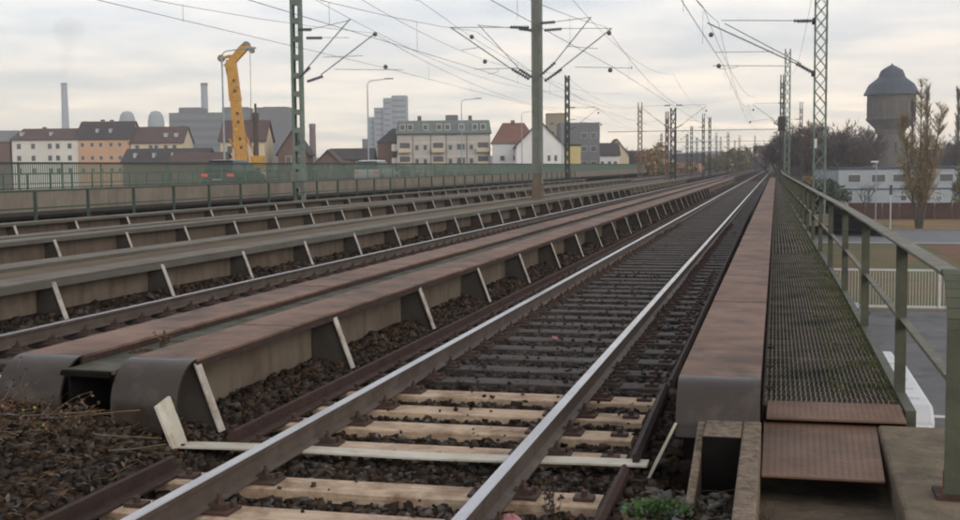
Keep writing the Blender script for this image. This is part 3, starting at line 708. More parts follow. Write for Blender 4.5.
# moss along the footway's outer edge
def tufts(name, m, regions, sz=(.012, .03), zf=lambda x, y: 0, lean=.5):
    V = []; F = []
    for (x0, x1, y0, y1, n) in regions:
        x = x1 - (x1 - x0) * rng.uniform(0, 1, n) ** 1.8; y = rng.uniform(y0, y1, n)
        kp = vnoise(x * 2, y, 3.1, 5) + rng.normal(0, .25, n) > .05; x, y = x[kp], y[kp]; n = len(x); z = zf(x, y)
        a = rng.uniform(0, 2 * PI, n); h = rng.uniform(*sz, n); wd = h * .35; l_ = rng.uniform(-lean, lean, n) * h; l2 = rng.uniform(-lean, lean, n) * h
        p0 = np.stack([x - np.cos(a) * wd, y - np.sin(a) * wd, z], -1); p1 = np.stack([x + np.cos(a) * wd, y + np.sin(a) * wd, z], -1); p2 = np.stack([x + l_, y + l2, z + h], -1)
        V.append(np.stack([p0, p1, p2], 1).reshape(-1, 3))
    V = np.concatenate(V); F = np.arange(len(V)).reshape(-1, 3)
    return fast_mesh(name, V, F, m)
MZ = lambda x, y: np.full(np.shape(x), .025)
mo = tufts('moss', 'moss', [(2.55, 2.97, 8.1 + 2 * i, 10.1 + 2 * i, 3400) for i in range(5)] + [(2.62, 2.90, 18.5 + 4 * i, 22.5 + 4 * i, 2200) for i in range(4)] + [(2.48, 2.75, 34 + 6 * i, 40 + 6 * i, 1500) for i in range(5)], (.008, .022), MZ)
tag(mo, 'green moss grown through the grating along the handrail posts', 'moss')

# ------------------------------------------------------------------ weeds, twigs, leaves, litter
def leaf_litter(name, m, regs, s=(.02, .04), zf=zbed):
    V = []; F = []; k = 0
    for (x0, x1, y0, y1, n) in regs:
        for _ in range(n):
            x = random.uniform(x0, x1); y = random.uniform(y0, y1); z = float(zf(np.array([x]), np.array([y]))[0]) + random.uniform(.02, .05)
            a = random.uniform(0, 2 * PI); L_ = random.uniform(*s); W = L_ * .5; t = random.uniform(-.6, .6); u = random.uniform(.1, .5)
            d = Vector((math.cos(a), math.sin(a), t)) * L_; q = Vector((-math.sin(a), math.cos(a), u)) * W; p = Vector((x, y, z))
            V += [p - d, p + q, p + d, p - q * .7 + Vector((0, 0, .01))]; F.append((k, k + 1, k + 2)); F.append((k, k + 2, k + 3)); k += 4
    return fast_mesh(name, np.array([tuple(v) for v in V]), np.array(F), m)
tag(leaf_litter('dead_leaves', 'leaf_brown', [(-3.6, -1.4, 4.6, 6.9, 900), (-1.2, 1.7, 4.6, 8.2, 160), (1.4, 1.72, 4.6, 6.6, 60)]), 'brown dead leaves strewn over the heap of stones', 'dead leaves')
tag(leaf_litter('orange_leaves', 'leaf_orange', [(-3.15, -2.7, 6.75, 7.15, 90)], (.02, .045)), 'bright orange leaves in a heap at the left picture edge', 'dead leaves')

def stalk(p, d, L_, r, seg=6, bend=.25, m=None):
    pts = [Vector(p)]; d = Vector(d).normalized()
    for i in range(seg):
        d = (d + Vector((random.uniform(-bend, bend), random.uniform(-bend, bend), random.uniform(-bend, bend * .4)))).normalized(); pts.append(pts[-1] + d * L_ / seg)
    return pts
def dry_weed(base, label, n, L_, r, m, spread=.6, up=.7, leaves=0, lm='leaf_brown', group=None, dirx=0, diry=0):
    t = thing('dry_weed', label, 'weed', base, group)
    b = MB(); lf = MB()
    for _ in range(n):
        a = random.uniform(0, 2 * PI); d = (math.cos(a) * spread + dirx, math.sin(a) * spread + diry, up * random.uniform(.5, 1.2))
        pts = stalk((base[0] + random.uniform(-.05, .05), base[1] + random.uniform(-.05, .05), base[2]), d, L_ * random.uniform(.5, 1.1), r)
        b.path(pts, r, 4, r * .4)
        for p in pts[2:]:
            for _k in range(leaves):
                q = Vector((random.uniform(-1, 1), random.uniform(-1, 1), random.uniform(-.5, 1))).normalized() * random.uniform(.012, .032); w_ = q.orthogonal().normalized() * q.length * .4
                lf.quad(p, p + q * .5 + w_, p + q, p + q * .5 - w_)
    b.build('stem', m, t)
    if leaves: lf.build('leaf', lm, t, kind='stuff')
    return t
dry_weed((-2.45, 6.62, -.05), 'tangle of straw coloured dead stalks in front of the dark duct end', 26, .55, .0035, 'twig', 1.0, .45, 1, 'leaf_brown')
dry_weed((-2.55, 6.5, -.05), 'yellowish weed with small leaves leaning against the duct end', 9, .42, .003, 'twig', .7, .6, 1, 'fol_olive')
dry_weed((-2.35, 6.60, .02), 'dense dark straw hanging in the duct mouth', 34, .38, .003, 'twig_dark', 1.0, .5, 2, 'leaf_brown')
dry_weed((-2.20, 6.45, .0), 'dead brown stalks right of the duct mouth', 20, .34, .003, 'twig', 1.0, .6, 2, 'leaf_brown')
dry_weed((-2.70, 6.55, .0), 'upright dry stalks left of the duct mouth', 18, .50, .003, 'twig', .6, .8, 2, 'leaf_brown')
dry_weed((-2.85, 6.75, -.05), 'low dead weed beside the orange leaves', 10, .4, .003, 'twig', 1, .3, 2, 'leaf_orange')
dry_weed((-2.29, 8.0, .29), 'small reddish dead plant growing out of the duct cover', 5, .13, .003, 'twig_dark', .4, 1, 3, 'leaf_brown')
dry_weed((-2.33, 7.75, .29), 'flat clump of dead leaves on the duct cover', 12, .07, .002, 'twig', 1, .3, 3, 'leaf_brown')
dry_weed((1.10, 5.65, -.2), 'dark dead weed standing right of the near rail', 4, .34, .003, 'twig_dark', .12, 1.3, 3, 'twig_dark')
dry_weed((1.02, 6.05, -.2), 'thin dead weed between the rail and the cream strip', 3, .26, .003, 'twig_dark', .15, 1.2, 2, 'twig_dark')
dry_weed((1.68, 6.05, -.09), 'wiry dead twigs lying before the concrete box', 7, .35, .003, 'twig', 1, .3, 0)
dry_weed((2.14, 5.9, -.17), 'tuft of yellow dry grass beside the chequer plate', 22, .16, .002, 'twig', .3, 1, 0)
# long twigs on the heap
for i, (x, y, L_, a) in enumerate(((-2.7, 6.55, .75, -.1), (-2.35, 6.55, .55, .25), (-1.95, 6.5, .5, -.35), (-2.2, 5.6, .18, 1.0), (-1.75, 6.35, .35, .3))):
    b = MB(); p = Vector((x, y, float(zbed(np.array([x]), np.array([y]))[0]) + .06)); pts = [p]
    for k_ in range(6): pts.append(pts[-1] + Vector((math.cos(a + .12 * k_ * (-1) ** i), math.sin(a + .12 * k_), random.uniform(-.03, .04) * 2)) * L_ / 6)
    b.path(pts, .0055, 5, .003); o = b.build('twig', 'twig')
    tag(o, ('long bent pale twig across the top of the stone heap', 'thin twig rising before the duct end', 'reddish twig leaning towards the rounded girder end', 'short pale stick low on the stone heap', 'forked twig beside the rounded girder end')[i], 'twig')
b = MB()
for _ in range(170):
    x = random.uniform(-3.4, -1.4); y = random.uniform(5.0, 6.95); a = random.uniform(0, 6.28); L_ = random.uniform(.04, .22); z = float(zbed(np.array([x]), np.array([y]))[0]) + random.uniform(.03, .06)
    m_ = (x + math.cos(a) * L_ * .5, y + math.sin(a) * L_ * .5, z + random.uniform(0, .03)); b.path([(x, y, z), m_, (x + math.cos(a + .4) * L_, y + math.sin(a + .4) * L_, z + random.uniform(-.01, .03))], random.uniform(.0012, .003), 3)
tag(b.build('loose_twigs', 'twig', kind='stuff'), 'fine straw and twigs scattered over the stone heap', 'twigs')
# green moss plant
gp = thing('green_weed', 'bright green low weed in the gravel before the concrete box', 'weed', (1.61, 5.78, -.1))
b = MB()
for _ in range(420):
    a = random.uniform(0, 2 * PI); rr = random.uniform(0, .15) ; p = Vector((1.61 + math.cos(a) * rr * 1.15, 5.78 + math.sin(a) * rr * 1.2, -.085 + random.uniform(0, .06) * (1 - rr / .2)))
    q = Vector((math.cos(a) + random.uniform(-.6, .6), math.sin(a) + random.uniform(-.6, .6), random.uniform(.1, 1))).normalized() * random.uniform(.012, .028); w_ = q.orthogonal().normalized() * q.length * .45
    b.quad(p, p + q * .5 + w_, p + q, p + q * .5 - w_)
b.build('leaf', 'leaf_green', gp, kind='stuff')
def crumple(p, s, lab):
    V = []; n, m_ = 10, 8; b = MB()
    for j in range(m_ + 1):
        for i in range(n):
            th = 2 * PI * i / n; ph = PI * j / m_; r_ = s * (1 + random.uniform(-.35, .3))
            b.v.append((p[0] + r_ * math.sin(ph) * math.cos(th), p[1] + r_ * .8 * math.sin(ph) * math.sin(th), p[2] + r_ * .6 * math.cos(ph)))
    for j in range(m_):
        for i in range(n): b.face((j * n + i, j * n + (i + 1) % n, (j + 1) * n + (i + 1) % n, (j + 1) * n + i))
    return tag(b.build('paper_scrap', 'pink'), lab, 'litter')
crumple((.90, 5.62, -.13), .062, 'crumpled pink paper against the near rail foot')
crumple((-.04, 12.0, -.15), .035, 'small pink scrap between the dark sleepers')

# ------------------------------------------------------------------ masts and catenary
def cantilever(parent, y, xm, pts, side):
    """pts in world X,Z: top (in,out), diag(in,out), arm2(...)"""
    b = MB()
    for (xa, za, xb, zb, r) in pts['tubes']: b.tube((xa, y, za), (xb, y, zb), r, 6)
    o = b.build('cantilever', 'galv', parent)
    for (xa, za, xb, zb) in pts['ins']:
        q = MB(); P0 = Vector((xa, y, za)); P1 = Vector((xb, y, zb)); n = 7
        q.tube(P0, P1, .035, 6)
        for i in range(n):
            c = P0.lerp(P1, (i + .5) / n); d = (P1 - P0).normalized(); q.tube(c - d * .015, c + d * .015, .075, 8)
        q.build('insulator', 'insul', o)
    for (xb, zb) in pts['balls']:
        q = MB(); q.ball((xb, y, zb), .095, 10); q.build('insulator_ball', 'insul', o)
    return o
def canti_pts(xm, d, reach, ztop=7.05, zlow=4.98, zout=6.95, zc=5.42):
    """generic cantilever: xm mast face, d=+1/-1 direction, reach to the messenger"""
    xo = xm + d * reach
    return dict(tubes=[(xm + d * .5, ztop, xo + d * .05, ztop, .016), (xm + d * .5, zlow + .30, xo + d * .15, zout, .024), (xm + d * reach * .35, zlow + .42 + .34, xo + d * .55, zc, .013), (xo - d * .1, zc + .02, xo - d * .45, zc - .06, .01)],
                ins=[(xm, ztop, xm + d * .55, ztop), (xm, zlow, xm + d * .6, zlow + .33)], balls=[(xo + d * .1, zout - .45), (xo + d * .35, zc)])
def lattice_mast(x, y, z0, h, wx_, wy, label, m, bay=.46, individual=False, group=None, leg=.028):
    t = thing('catenary_mast', label, 'mast', (x, y, z0), group)
    for sx in (-1, 1):
        for sy in (-1, 1):
            cx, cy = x + sx * (wx_ / 2 - leg), y + sy * (wy / 2 - leg)
            MB().box(cx - leg, cx + leg, cy - leg, cy + leg, z0, z0 + h).build('leg', m, t)
    nb = int(h / bay); src = {}
    lat = MB()
    for i in range(nb):
        za, zb = z0 + i * bay, z0 + (i + 1) * bay
        for face in ('f', 'k', 'l', 'r'):
            for d in (0, 1):
                if face in 'fk':
                    yy = y + (-1 if face == 'f' else 1) * (wy / 2 - .006) ; xa, xb = (x - wx_ / 2 + .05, x + wx_ / 2 - .05) if d else (x + wx_ / 2 - .05, x - wx_ / 2 + .05)
                    p0, p1 = (xa, yy + d * .004, za), (xb, yy + d * .004, zb)
                else:
                    xx = x + (-1 if face == 'l' else 1) * (wx_ / 2 - .006); ya, yb = (y - wy / 2 + .05, y + wy / 2 - .05) if d else (y + wy / 2 - .05, y - wy / 2 + .05)
                    p0, p1 = (xx + d * .004, ya, za), (xx + d * .004, yb, zb)
                if individual and face == 'f':
                    key = (face, d)
                    if key not in src:
                        o = MB().tube(p0, p1, .017, 4).build('lattice_bar', m, t); src[key] = (o, za)
                    else:
                        o, z_ = src[key]; c = o.copy(); C.objects.link(c); c.parent = t; c.location = (0, 0, za - z_)
                else: lat.tube(p0, p1, .017 if leg < .04 else .032, 4)
    lat.build('lattice', m, t, kind='stuff')
    MB().box(x - wx_ * .8, x + wx_ * .8, y - wy * .8, y + wy * .8, z0 - .4, z0 + .02).build('footing', 'concrete_rd', t)
    return t
def batten_mast(x, y, z0, h, w_, label, m, group=None):
    t = thing('catenary_mast', label, 'mast', (x, y, z0), group)
    for s in (-1, 1):
        xc = x + s * (w_ / 2 - .06)
        b = MB(); b.box(xc - .06, xc + .06, y - .13, y - .12, z0, z0 + h); b.box(xc - .06, xc + .06, y + .12, y + .13, z0, z0 + h); b.box(xc + s * .05 - .006, xc + s * .05 + .006, y - .12, y + .12, z0, z0 + h)
        b.build('channel', m, t)
    src = None; n = int(h / .75)
    for i in range(n):
        z = z0 + .4 + i * .75
        if src is None: src = MB().box(x - w_ / 2 + .10, x + w_ / 2 - .10, y - .141, y - .131, z, z + .22).build('batten', m, t); z_ = z
        else: c = src.copy(); C.objects.link(c); c.parent = t; c.location = (0, 0, z - z_)
    b = MB()
    for i in range(n): z = z0 + .4 + i * .75; b.box(x - w_ / 2 + .10, x + w_ / 2 - .10, y + .131, y + .141, z, z + .22)
    b.build('rear_battens', m, t, kind='stuff')
    return t
def solid_mast(x, y, z0, h, w_, label, m, group=None):
    t = thing('catenary_mast', label, 'mast', (x, y, z0), group)
    b = MB(); b.box(x - w_ / 2, x - w_ / 2 + .12, y - .15, y + .15, z0, z0 + h); b.build('flange', m, t)
    b = MB(); b.box(x + w_ / 2 - .12, x + w_ / 2, y - .15, y + .15, z0, z0 + h); b.build('flange', m, t)
    b = MB(); b.box(x - w_ / 2 + .1201, x + w_ / 2 - .1201, y - .115, y - .10, z0, z0 + h); b.build('web', m, t)
    return t
YM = 46.5
m3 = lattice_mast(3.72, YM, -.3, 12.3, .47, .47, 'tall green lattice mast right of the footway with an arm over the nearest track', 'mast_green', individual=True)
x3 = 3.47
cantilever(m3, YM - .45, x3, dict(tubes=[(x3 - .5, 6.90, .10, 7.02, .016), (x3 - .45, 5.24, -.42, 6.95, .028), (2.0, 5.80, -.1, 5.84, .012)], ins=[(x3, 6.88, x3 - .75, 6.90), (x3, 4.96, x3 - .65, 5.33)], balls=[(-.27, 6.5)]), -1)
cantilever(m3, YM + .45, x3, dict(tubes=[(x3 - .45, 5.40, .2, 7.0, .020), (2.55, 5.32, -.25, 5.42, .013), (.75, 5.40, .60, 5.32, .010), (.60, 5.32, -.0, 5.28, .010)], ins=[(x3, 6.98, x3 - .6, 6.98), (x3, 5.05, x3 - .6, 5.42)], balls=[(-.02, 5.40)]), -1)
MB().box(3.40, 3.52, YM - .5, YM + .5, 4.9, 5.05).build('crossarm', 'mast_dark', m3)
MB().box(3.40, 3.52, YM - .5, YM + .5, 6.84, 6.98).build('crossarm', 'mast_dark', m3)
MB().box(3.52, 3.62, YM - .26, YM - .235, 2.2, 2.55).build('number_plate', 'plate_white', m3)
m2 = solid_mast(-7.03, YM, .28, 12, .39, 'solid grey green mast standing on the tan deck with arms both ways', 'mast_grey')
MB().box(-7.20, -6.86, YM - .19, YM - .151, .95, 1.35).build('number_plate', 'web_far', m2)
MB().box(-7.24, -6.82, YM - .2, YM + .2, .28, .95).build('base_sleeve', 'web_far', m2)
xl, xr = -7.25, -6.82
cantilever(m2, YM - .45, xl, dict(tubes=[(xl - .5, 7.05, -10.45, 7.15, .016), (xl - .45, 5.26, -10.42, 7.15, .028), (-9.31, 6.32, -9.98, 6.25, .012)], ins=[(xl, 7.03, xl - .75, 7.07), (xl, 5.03, xl - .7, 5.45)], balls=[(-9.56, 6.75)]), -1)
cantilever(m2, YM + .45, xl, dict(tubes=[(xl - .5, 7.10, -9.55, 7.30, .014), (xl - .45, 5.36, -9.5, 7.32, .020), (-7.9, 5.55, -9.70, 5.55, .013), (-8.7, 5.55, -8.72, 5.42, .010), (-8.72, 5.42, -9.15, 5.33, .010)], ins=[(xl, 7.0, xl - .6, 7.1), (xl, 5.12, xl - .6, 5.5)], balls=[(-9.25, 5.85)]), -1)
cantilever(m2, YM - .45, xr, dict(tubes=[(xr + .5, 7.2, -4.80, 7.33, .014), (xr + .45, 5.5, -4.83, 7.32, .026), (-5.7, 6.25, -4.55, 6.12, .012)], ins=[(xr, 7.18, xr + .6, 7.2), (xr, 5.15, xr + .6, 5.65)], balls=[]), 1)
cantilever(m2, YM + .45, xr, dict(tubes=[(xr + .5, 7.05, -4.1, 6.98, .014), (xr + .45, 5.32, -4.16, 6.96, .026), (-5.6, 5.52, -3.35, 5.42, .013), (-3.35, 5.36, -3.36, 5.5, .02)], ins=[(xr, 7.0, xr + .7, 7.03), (xr, 5.0, xr + .7, 5.45)], balls=[(-4.24, 6.8), (-4.2, 5.36)]), 1)
m1 = batten_mast(-17.15, YM, -.3, 13.5, .46, 'tall green two channel mast at the left by the handrail', 'mast_green')
MB().box(-17.42, -16.88, YM - .2, YM + .2, .8, 1.5).build('terminal_box', 'mast_grey', m1)
xa1 = -16.9
cantilever(m1, YM - .45, xa1, dict(tubes=[(xa1 + .5, 7.28, -14.6, 7.6, .014), (xa1 + .3, 5.65, -14.62, 7.65, .026), (-15.8, 6.15, -14.1, 6.15, .012)], ins=[(xa1, 7.3, xa1 + .6, 7.28), (xa1, 5.35, xa1 + .5, 5.75)], balls=[]), 1)
cantilever(m1, YM + .45, xa1, dict(tubes=[(xa1 + .5, 7.05, -15.0, 7.0, .012), (xa1 + .6, 5.5, -13.85, 7.15, .026), (-15.7, 5.72, -12.7, 5.62, .013)], ins=[(xa1, 7.05, xa1 + .7, 7.03), (xa1, 5.25, xa1 + .7, 5.45)], balls=[(-13.88, 7.1), (-13.45, 5.76)]), 1)

# farther rows of masts
def far_mast(x, y, h, lab, m='mast_green', wd=.42, z0=-.4, arms=(), g=None):
    t = lattice_mast(x, y, z0, h, wd, wd, lab, m, bay=.8, group=g, leg=.045)
    for d in arms:
        xm = x + d * wd / 2
        cantilever(t, y, xm, canti_pts(xm, d, 2.6), d)
    return t
far_mast(3.05, 110, 12.2, 'lattice mast close behind the tall right mast, arm to the left', 'mast_green', .5, arms=(-1,))
sg = far_mast(2.55, 101, 9.3, 'slimmer mast with a dark signal box, left of the lattice mast it nearly touches', 'mast_dark', .3)
MB().box(2.25, 2.85, 100.6, 100.84, 4.3, 5.5).build('signal_box', 'mast_dark', sg)
far_mast(-7.0, 110, 7.2, 'dark lattice mast with a crossbar, right of the church like blue roof', 'mast_dark', .5, arms=(-1, 1))
far_mast(-7.55, 110, 6.9, 'reddish lattice mast paired with a darker one', 'mast_red', .3)
far_mast(-16.75, 110, 10.4, 'slim mast between the solid mast and the red lattice tower', 'mast_dark', .42, arms=(1,))
far_mast(-17.2, 175, 11.2, 'red and white lattice tower standing alone over the yellow trees', 'mast_red', .62)
i = 0
for (x, y, h) in ((-7.2, 175, 8.9), (-8.1, 175, 9.4), (3.4, 175, 9), (5.0, 150, 9.5), (-17.4, 240, 9), (-7.1, 240, 8.5), (-12.5, 215, 9), (-14.5, 232, 8), (3.2, 240, 9), (-22, 260, 9), (-11.3, 280, 9.5), (-17, 300, 9), (-7, 310, 9.5), (-3.5, 330, 10), (1.5, 330, 9), (-13, 340, 10), (-9.5, 350, 9)):
    far_mast(x, y, h, 'thin dark mast in the cluster where the tracks meet the horizon', 'mast_dark', .36 if y < 200 else .42, arms=((-1,) if i % 2 else ()), g='distant catenary masts'); i += 1
for y, z in ((190, 7.0), (262, 6.6), (330, 6.2)):
    tag(MB().tube((-24, y, z), (6, y, z), .05, 5).build('gantry_beam', 'mast_dark'), {190: 'nearest thin cross beam spanning the tracks', 262: 'middle thin cross beam spanning the far tracks', 330: 'farthest thin cross beam near the horizon'}[y], 'beam')

# overhead lines
SUP = [-18.0, 46.5, 110, 175, 240, 305, 370]
def overhead(tx, label, off_m, off_c, zm=7.0, zc=5.42):
    t = thing('overhead_line', label, 'overhead line', (tx, 0, zc))
    def wire(nm, zs, sag, xo, r, doub=False):
        b = MB()
        for i in range(len(SUP) - 1):
            pts = []
            for k_ in range(13):
                u = k_ / 12; y = SUP[i] + (SUP[i + 1] - SUP[i]) * u; s = (1 if i % 2 else -1)
                pts.append((tx + xo + .25 * s * (1 - 2 * u) * (1 if nm == 'contact_wire' else .5), y, zs - sag * 4 * u * (1 - u)))
            b.path(pts, r, 4)
        return b.build(nm, 'wire', t)
    wire('messenger_wire', zm, 1.25, off_m, .009)
    wire('contact_wire', zc, .03, off_c, .009)
    for i in range(2):
        for k_ in range(1, 8):
            u = k_ / 8; y = SUP[i] + (SUP[i + 1] - SUP[i]) * u
            MB().tube((tx + (off_m + off_c) / 2, y, zc), (tx + (off_m + off_c) / 2, y, zm - 1.25 * 4 * u * (1 - u)), .006, 4).build('dropper', 'wire', t)
    return t
overhead(0, 'overhead wires above the nearest track, hung from the right lattice mast', -.15, -.1)
overhead(TR[1], 'overhead wires above the second track, on the right arms of the solid mast', .1, .3)
overhead(TR[2], 'overhead wires above the third track, on the left arms of the solid mast', .1, .3)
overhead(TR[3], 'overhead wires above the fourth track, on the arms of the two channel mast', .3, .6, 7.1, 5.7)
def span(pts_y, x0, x1, z, sag, r, lab):
    b = MB(); n = 12
    for i in range(len(pts_y) - 1):
        P = []
        for k_ in range(n + 1):
            u = k_ / n; y = pts_y[i] + (pts_y[i + 1] - pts_y[i]) * u; xx = x0 + (x1 - x0) * (y - pts_y[0]) / (pts_y[-1] - pts_y[0]); P.append((xx, y, z - sag * 4 * u * (1 - u)))
        b.path(P, r, 4)
    return tag(b.build('feeder_wire', 'wire'), lab, 'wire')
span([-18, 46.5, 110, 175], -17.2, -17.2, 10.3, 1.4, .012, 'high feeder wire along the left row of masts')
span([-18, 46.5, 110, 175], -16.3, -16.6, 8.6, 1.2, .010, 'lower feeder wire passing in front of the drilling rig')
span([-18, 46.5, 110, 175], -7.05, -7.05, 9.9, 1.3, .010, 'high feeder wire over the solid mast')
span([-18, 46.5, 110], -1.4, .2, 7.6, .9, .010, 'slanting wire over the nearest track, left of its messenger wire')
span([-18, 46.5, 110], 3.9, 3.4, 9.6, 1.2, .010, 'high feeder wire along the right row of masts')
span([-18, 46.5, 110], -12.0, -11.6, 8.3, 1.3, .009, 'thin high wire between the left mast and the solid mast')

# ------------------------------------------------------------------ left handrail of the railway bridge
lh = thing('handrail', 'thin green handrail along the far left edge of the railway bridge', 'handrail', (-16.9, 10, 0))
MB().box(-17.45, -16.35, 6.9, EY, -.16, -.10).build('footway', 'plate_dark', lh)
MB().box(-16.93, -16.87, 5, EY, 1.07, 1.12).build('top_rail', 'green_dark', lh)
MB().box(-16.92, -16.88, 5, EY, .62, .66).build('mid_rail', 'green_dark', lh)
src = None; y = 5.3
while y < EY:
    if src is None: src = MB().box(-.035, .035, -.035, .035, -.10, 1.069).build('post', 'green_dark', None); src.parent = lh; src.location = (0, y - 10, 0)
    else: c = src.copy(); C.objects.link(c); c.parent = lh; c.location = (0, y - 10, 0)
    y += 2.5

# ------------------------------------------------------------------ road bridge
RX0, RX1 = -22.2, -35.5
rb = thing('road_bridge', 'concrete road bridge running beside the railway bridge', 'bridge', (-28, 60, 0))
MB().box(RX1, RX0 - .45, -40, 420, .0, .62).build('roadway', 'asphalt_road', rb)
y = -40
while y < 420:
    MB().box(RX0 - .44, RX0 + .05, y + .01, y + 7.99, .26, 1.0).build('fascia', 'concrete_rd', rb); y += 8
MB().box(RX0 - 2.0, RX0 - 1.7, -40, 420, -1.4, -.001).build('bridge_beam', 'plate_dark', rb)
MB().box(RX0 - 1.69, RX0 + .049, -40, 420, .12, .258).build('soffit', 'plate_dark', rb)
for y in (5, 40, 75, 110, 150, 200):
    MB().box(RX1 + .5, RX0 - 1, y, y + 1.5, G, -.002 if False else -.01).build('pier', 'concrete_rd', rb)
pp = thing('parapet', 'green barred parapet along the near edge of the road bridge', 'parapet', (RX0 - .2, 0, 1.0))
PL = 2.5
b = MB(); n = 21
for i in range(n):
    y = PL * i / n; b.box(-.008, .008, y, y + .043, .06, .86)
pan = b.build('bar_panel', 'green_paint', None); pan.parent = pp
pst = MB().box(-.03, .03, -.03, .03, .0, .92).build('post', 'green_paint', None); pst.parent = pp
k_ = 0; y = -20
while y < 300:
    if k_ == 0: o = pan; q = pst
    else:
        o = pan.copy(); C.objects.link(o); o.parent = pp; q = pst.copy(); C.objects.link(q); q.parent = pp
    o.location = (0, y, 0); q.location = (0, y - .01, 0); y += PL; k_ += 1
MB().box(RX0 - .25, RX0 - .15, -20, 300, 1.861, 1.93).build('top_rail', 'green_dark', pp)
MB().box(RX0 - .24, RX0 - .16, -20, 300, 1.02, 1.058).build('bottom_rail', 'green_dark', pp)
pf = thing('parapet', 'parapet along the far edge of the road bridge, mostly hidden', 'parapet', (RX1 + .2, 0, .62))
MB().box(RX1 + .15, RX1 + .25, -20, 300, 1.45, 1.52).build('top_rail', 'green_dark', pf)
MB().box(RX1 + .17, RX1 + .23, -20, 300, .95, 1.0).build('mid_rail', 'green_dark', pf)
y = -20; src = None
while y < 300:
    if src is None: src = MB().box(-.04, .04, -.04, .04, 0, .829).build('post', 'green_dark', None); src.parent = pf; src.location = (0, y, 0)
    else: c = src.copy(); C.objects.link(c); c.parent = pf; c.location = (0, y, 0)
    y += 2.0

# street lamps
def lamp(x, y, label, H=9.5, reach=2.4, z0=.62):
    t = thing('street_lamp', label, 'street lamp', (x, y, z0), 'street lamps on the road bridge')
    MB().tube((x, y, z0), (x, y, z0 + H - .5), .09, 8, .05).build('pole', 'galv', t)
    pts = [(x + .0 + .5 * (1 - math.cos(a)), y, z0 + H - .5 + .42 * math.sin(a)) for a in [PI / 2 * i / 5 for i in range(6)]] + [(x + reach - .5, y, z0 + H + .05)]
    MB().path(pts, .04, 6).build('arm', 'galv', t)
    q = MB(); q.hexa([(x + reach - .6, y - .14, z0 + H), (x + reach + .25, y - .14, z0 + H + .02), (x + reach + .25, y + .14, z0 + H + .02), (x + reach - .6, y + .14, z0 + H), (x + reach - .6, y - .09, z0 + H + .14), (x + reach + .2, y - .09, z0 + H + .13), (x + reach + .2, y + .09, z0 + H + .13), (x + reach - .6, y + .09, z0 + H + .14)])
    q.build('lamp_head', 'galv', t); return t
for i, y in enumerate((78.8, 110, 145.5, 182, 218)):
    lamp(-36.3, y, ('curved street lamp directly left of the yellow drilling rig', 'tall street lamp left of the terraced tower block', 'street lamp above the balcony apartment block', 'street lamp just left of the solid mast', 'small street lamp right of the solid mast')[i])

# ------------------------------------------------------------------ vehicles
def car(x, y, z, rz, body, label, L_=4.1, W=1.72, H=1.45, lights='tail'):
    t = thing('parked_car' if z < 0 else 'car', label, 'car', (x, y, z), rz=rz)
    hw = W / 2
    def sect(yy, zb, zt, w0, w1): return [(-w0, yy, zb), (w0, yy, zb), (w1, yy, zt), (-w1, yy, zt)]
    def loft(secs, name, m, parent, smooth=False):
        b = MB(); n = len(secs[0])
        for s_ in secs: b.v += s_
        for j in range(len(secs) - 1):
            for i in range(n): b.face((j * n + i, j * n + (i + 1) % n, (j + 1) * n + (i + 1) % n, (j + 1) * n + i))
        b.face(tuple(reversed(range(n)))); k = (len(secs) - 1) * n; b.face(tuple(k + i for i in range(n)))
        o = b.build(name, m, None, bevel=.04); o.parent = parent; return o
    def oct_(yy, zb, zt, w, wt): zm = zb + (zt - zb) * .55; return [(-w * .93, yy, zb), (w * .93, yy, zb), (w, yy, zb + .12), (w, yy, zm), (wt, yy, zt), (-wt, yy, zt), (-w, yy, zm), (-w, yy, zb + .12)]
    # y=0 rear, y=L front
    loft([oct_(0.0, .32, .78, hw * .90, hw * .86), oct_(.12, .24, .93, hw, hw * .92), oct_(L_ * .5, .20, .95, hw, hw * .93), oct_(L_ * .74, .20, .93, hw, hw * .92), oct_(L_ * .95, .24, .72, hw * .97, hw * .86), oct_(L_, .32, .60, hw * .85, hw * .8)], 'body', body, t)
    cab = loft([sect(.10, .93, .98, hw * .88, hw * .84), sect(.42, .93, H - .04, hw * .88, hw * .72), sect(L_ * .48, .93, H - .02, hw * .89, hw * .73), sect(L_ * .72, .92, .97, hw * .89, hw * .86)], 'cabin', 'glass', t)
    o = loft([sect(.36, H - .06, H - .005, hw * .75, hw * .68), sect(.9, H - .055, H + .02, hw * .75, hw * .66), sect(L_ * .49, H - .055, H + .005, hw * .75, hw * .68)], 'roof', body, t)
    for sx in (-1, 1):
        for yy in (.75, L_ - .8):
            b = MB(); b.tube((sx * (hw - .2), yy, .31), (sx * (hw - .0), yy, .31), .31, 16); wv = b.build('wheel', 'tyre', None); wv.parent = t
            b = MB(); b.tube((sx * (hw - .0), yy, .31), (sx * (hw + .008), yy, .31), .19, 12); r_ = b.build('rim', 'steel_pale', None); r_.parent = wv
        b = MB(); b.box(sx * hw * .78 - .17, sx * hw * .78 + .17, -.012, .06, .66, .80); tl = b.build('tail_light', 'tail_red', None); tl.parent = t
        b = MB(); b.box(sx * (hw + .09) - .09, sx * (hw + .09) + .09, L_ * .62, L_ * .62 + .1, .92, 1.06); mr_ = b.build('mirror', body, None); mr_.parent = t
        for (ya, yb) in ((.75, 1.35), (1.45, L_ * .52)):
            pass
    b = MB(); b.box(-.26, .26, -.022, -.002, .44, .55); p_ = b.build('number_plate', 'plate_white', None); p_.parent = t
    b = MB(); b.box(-hw * .95, hw * .95, -.07, .25, .28, .48); p_ = b.build('bumper', body, None, bevel=.04); p_.parent = t
    return t
car(-24.1, 53.0, .62, 0, 'car_green', 'dark green hatchback with red tail lights behind the parapet bars')
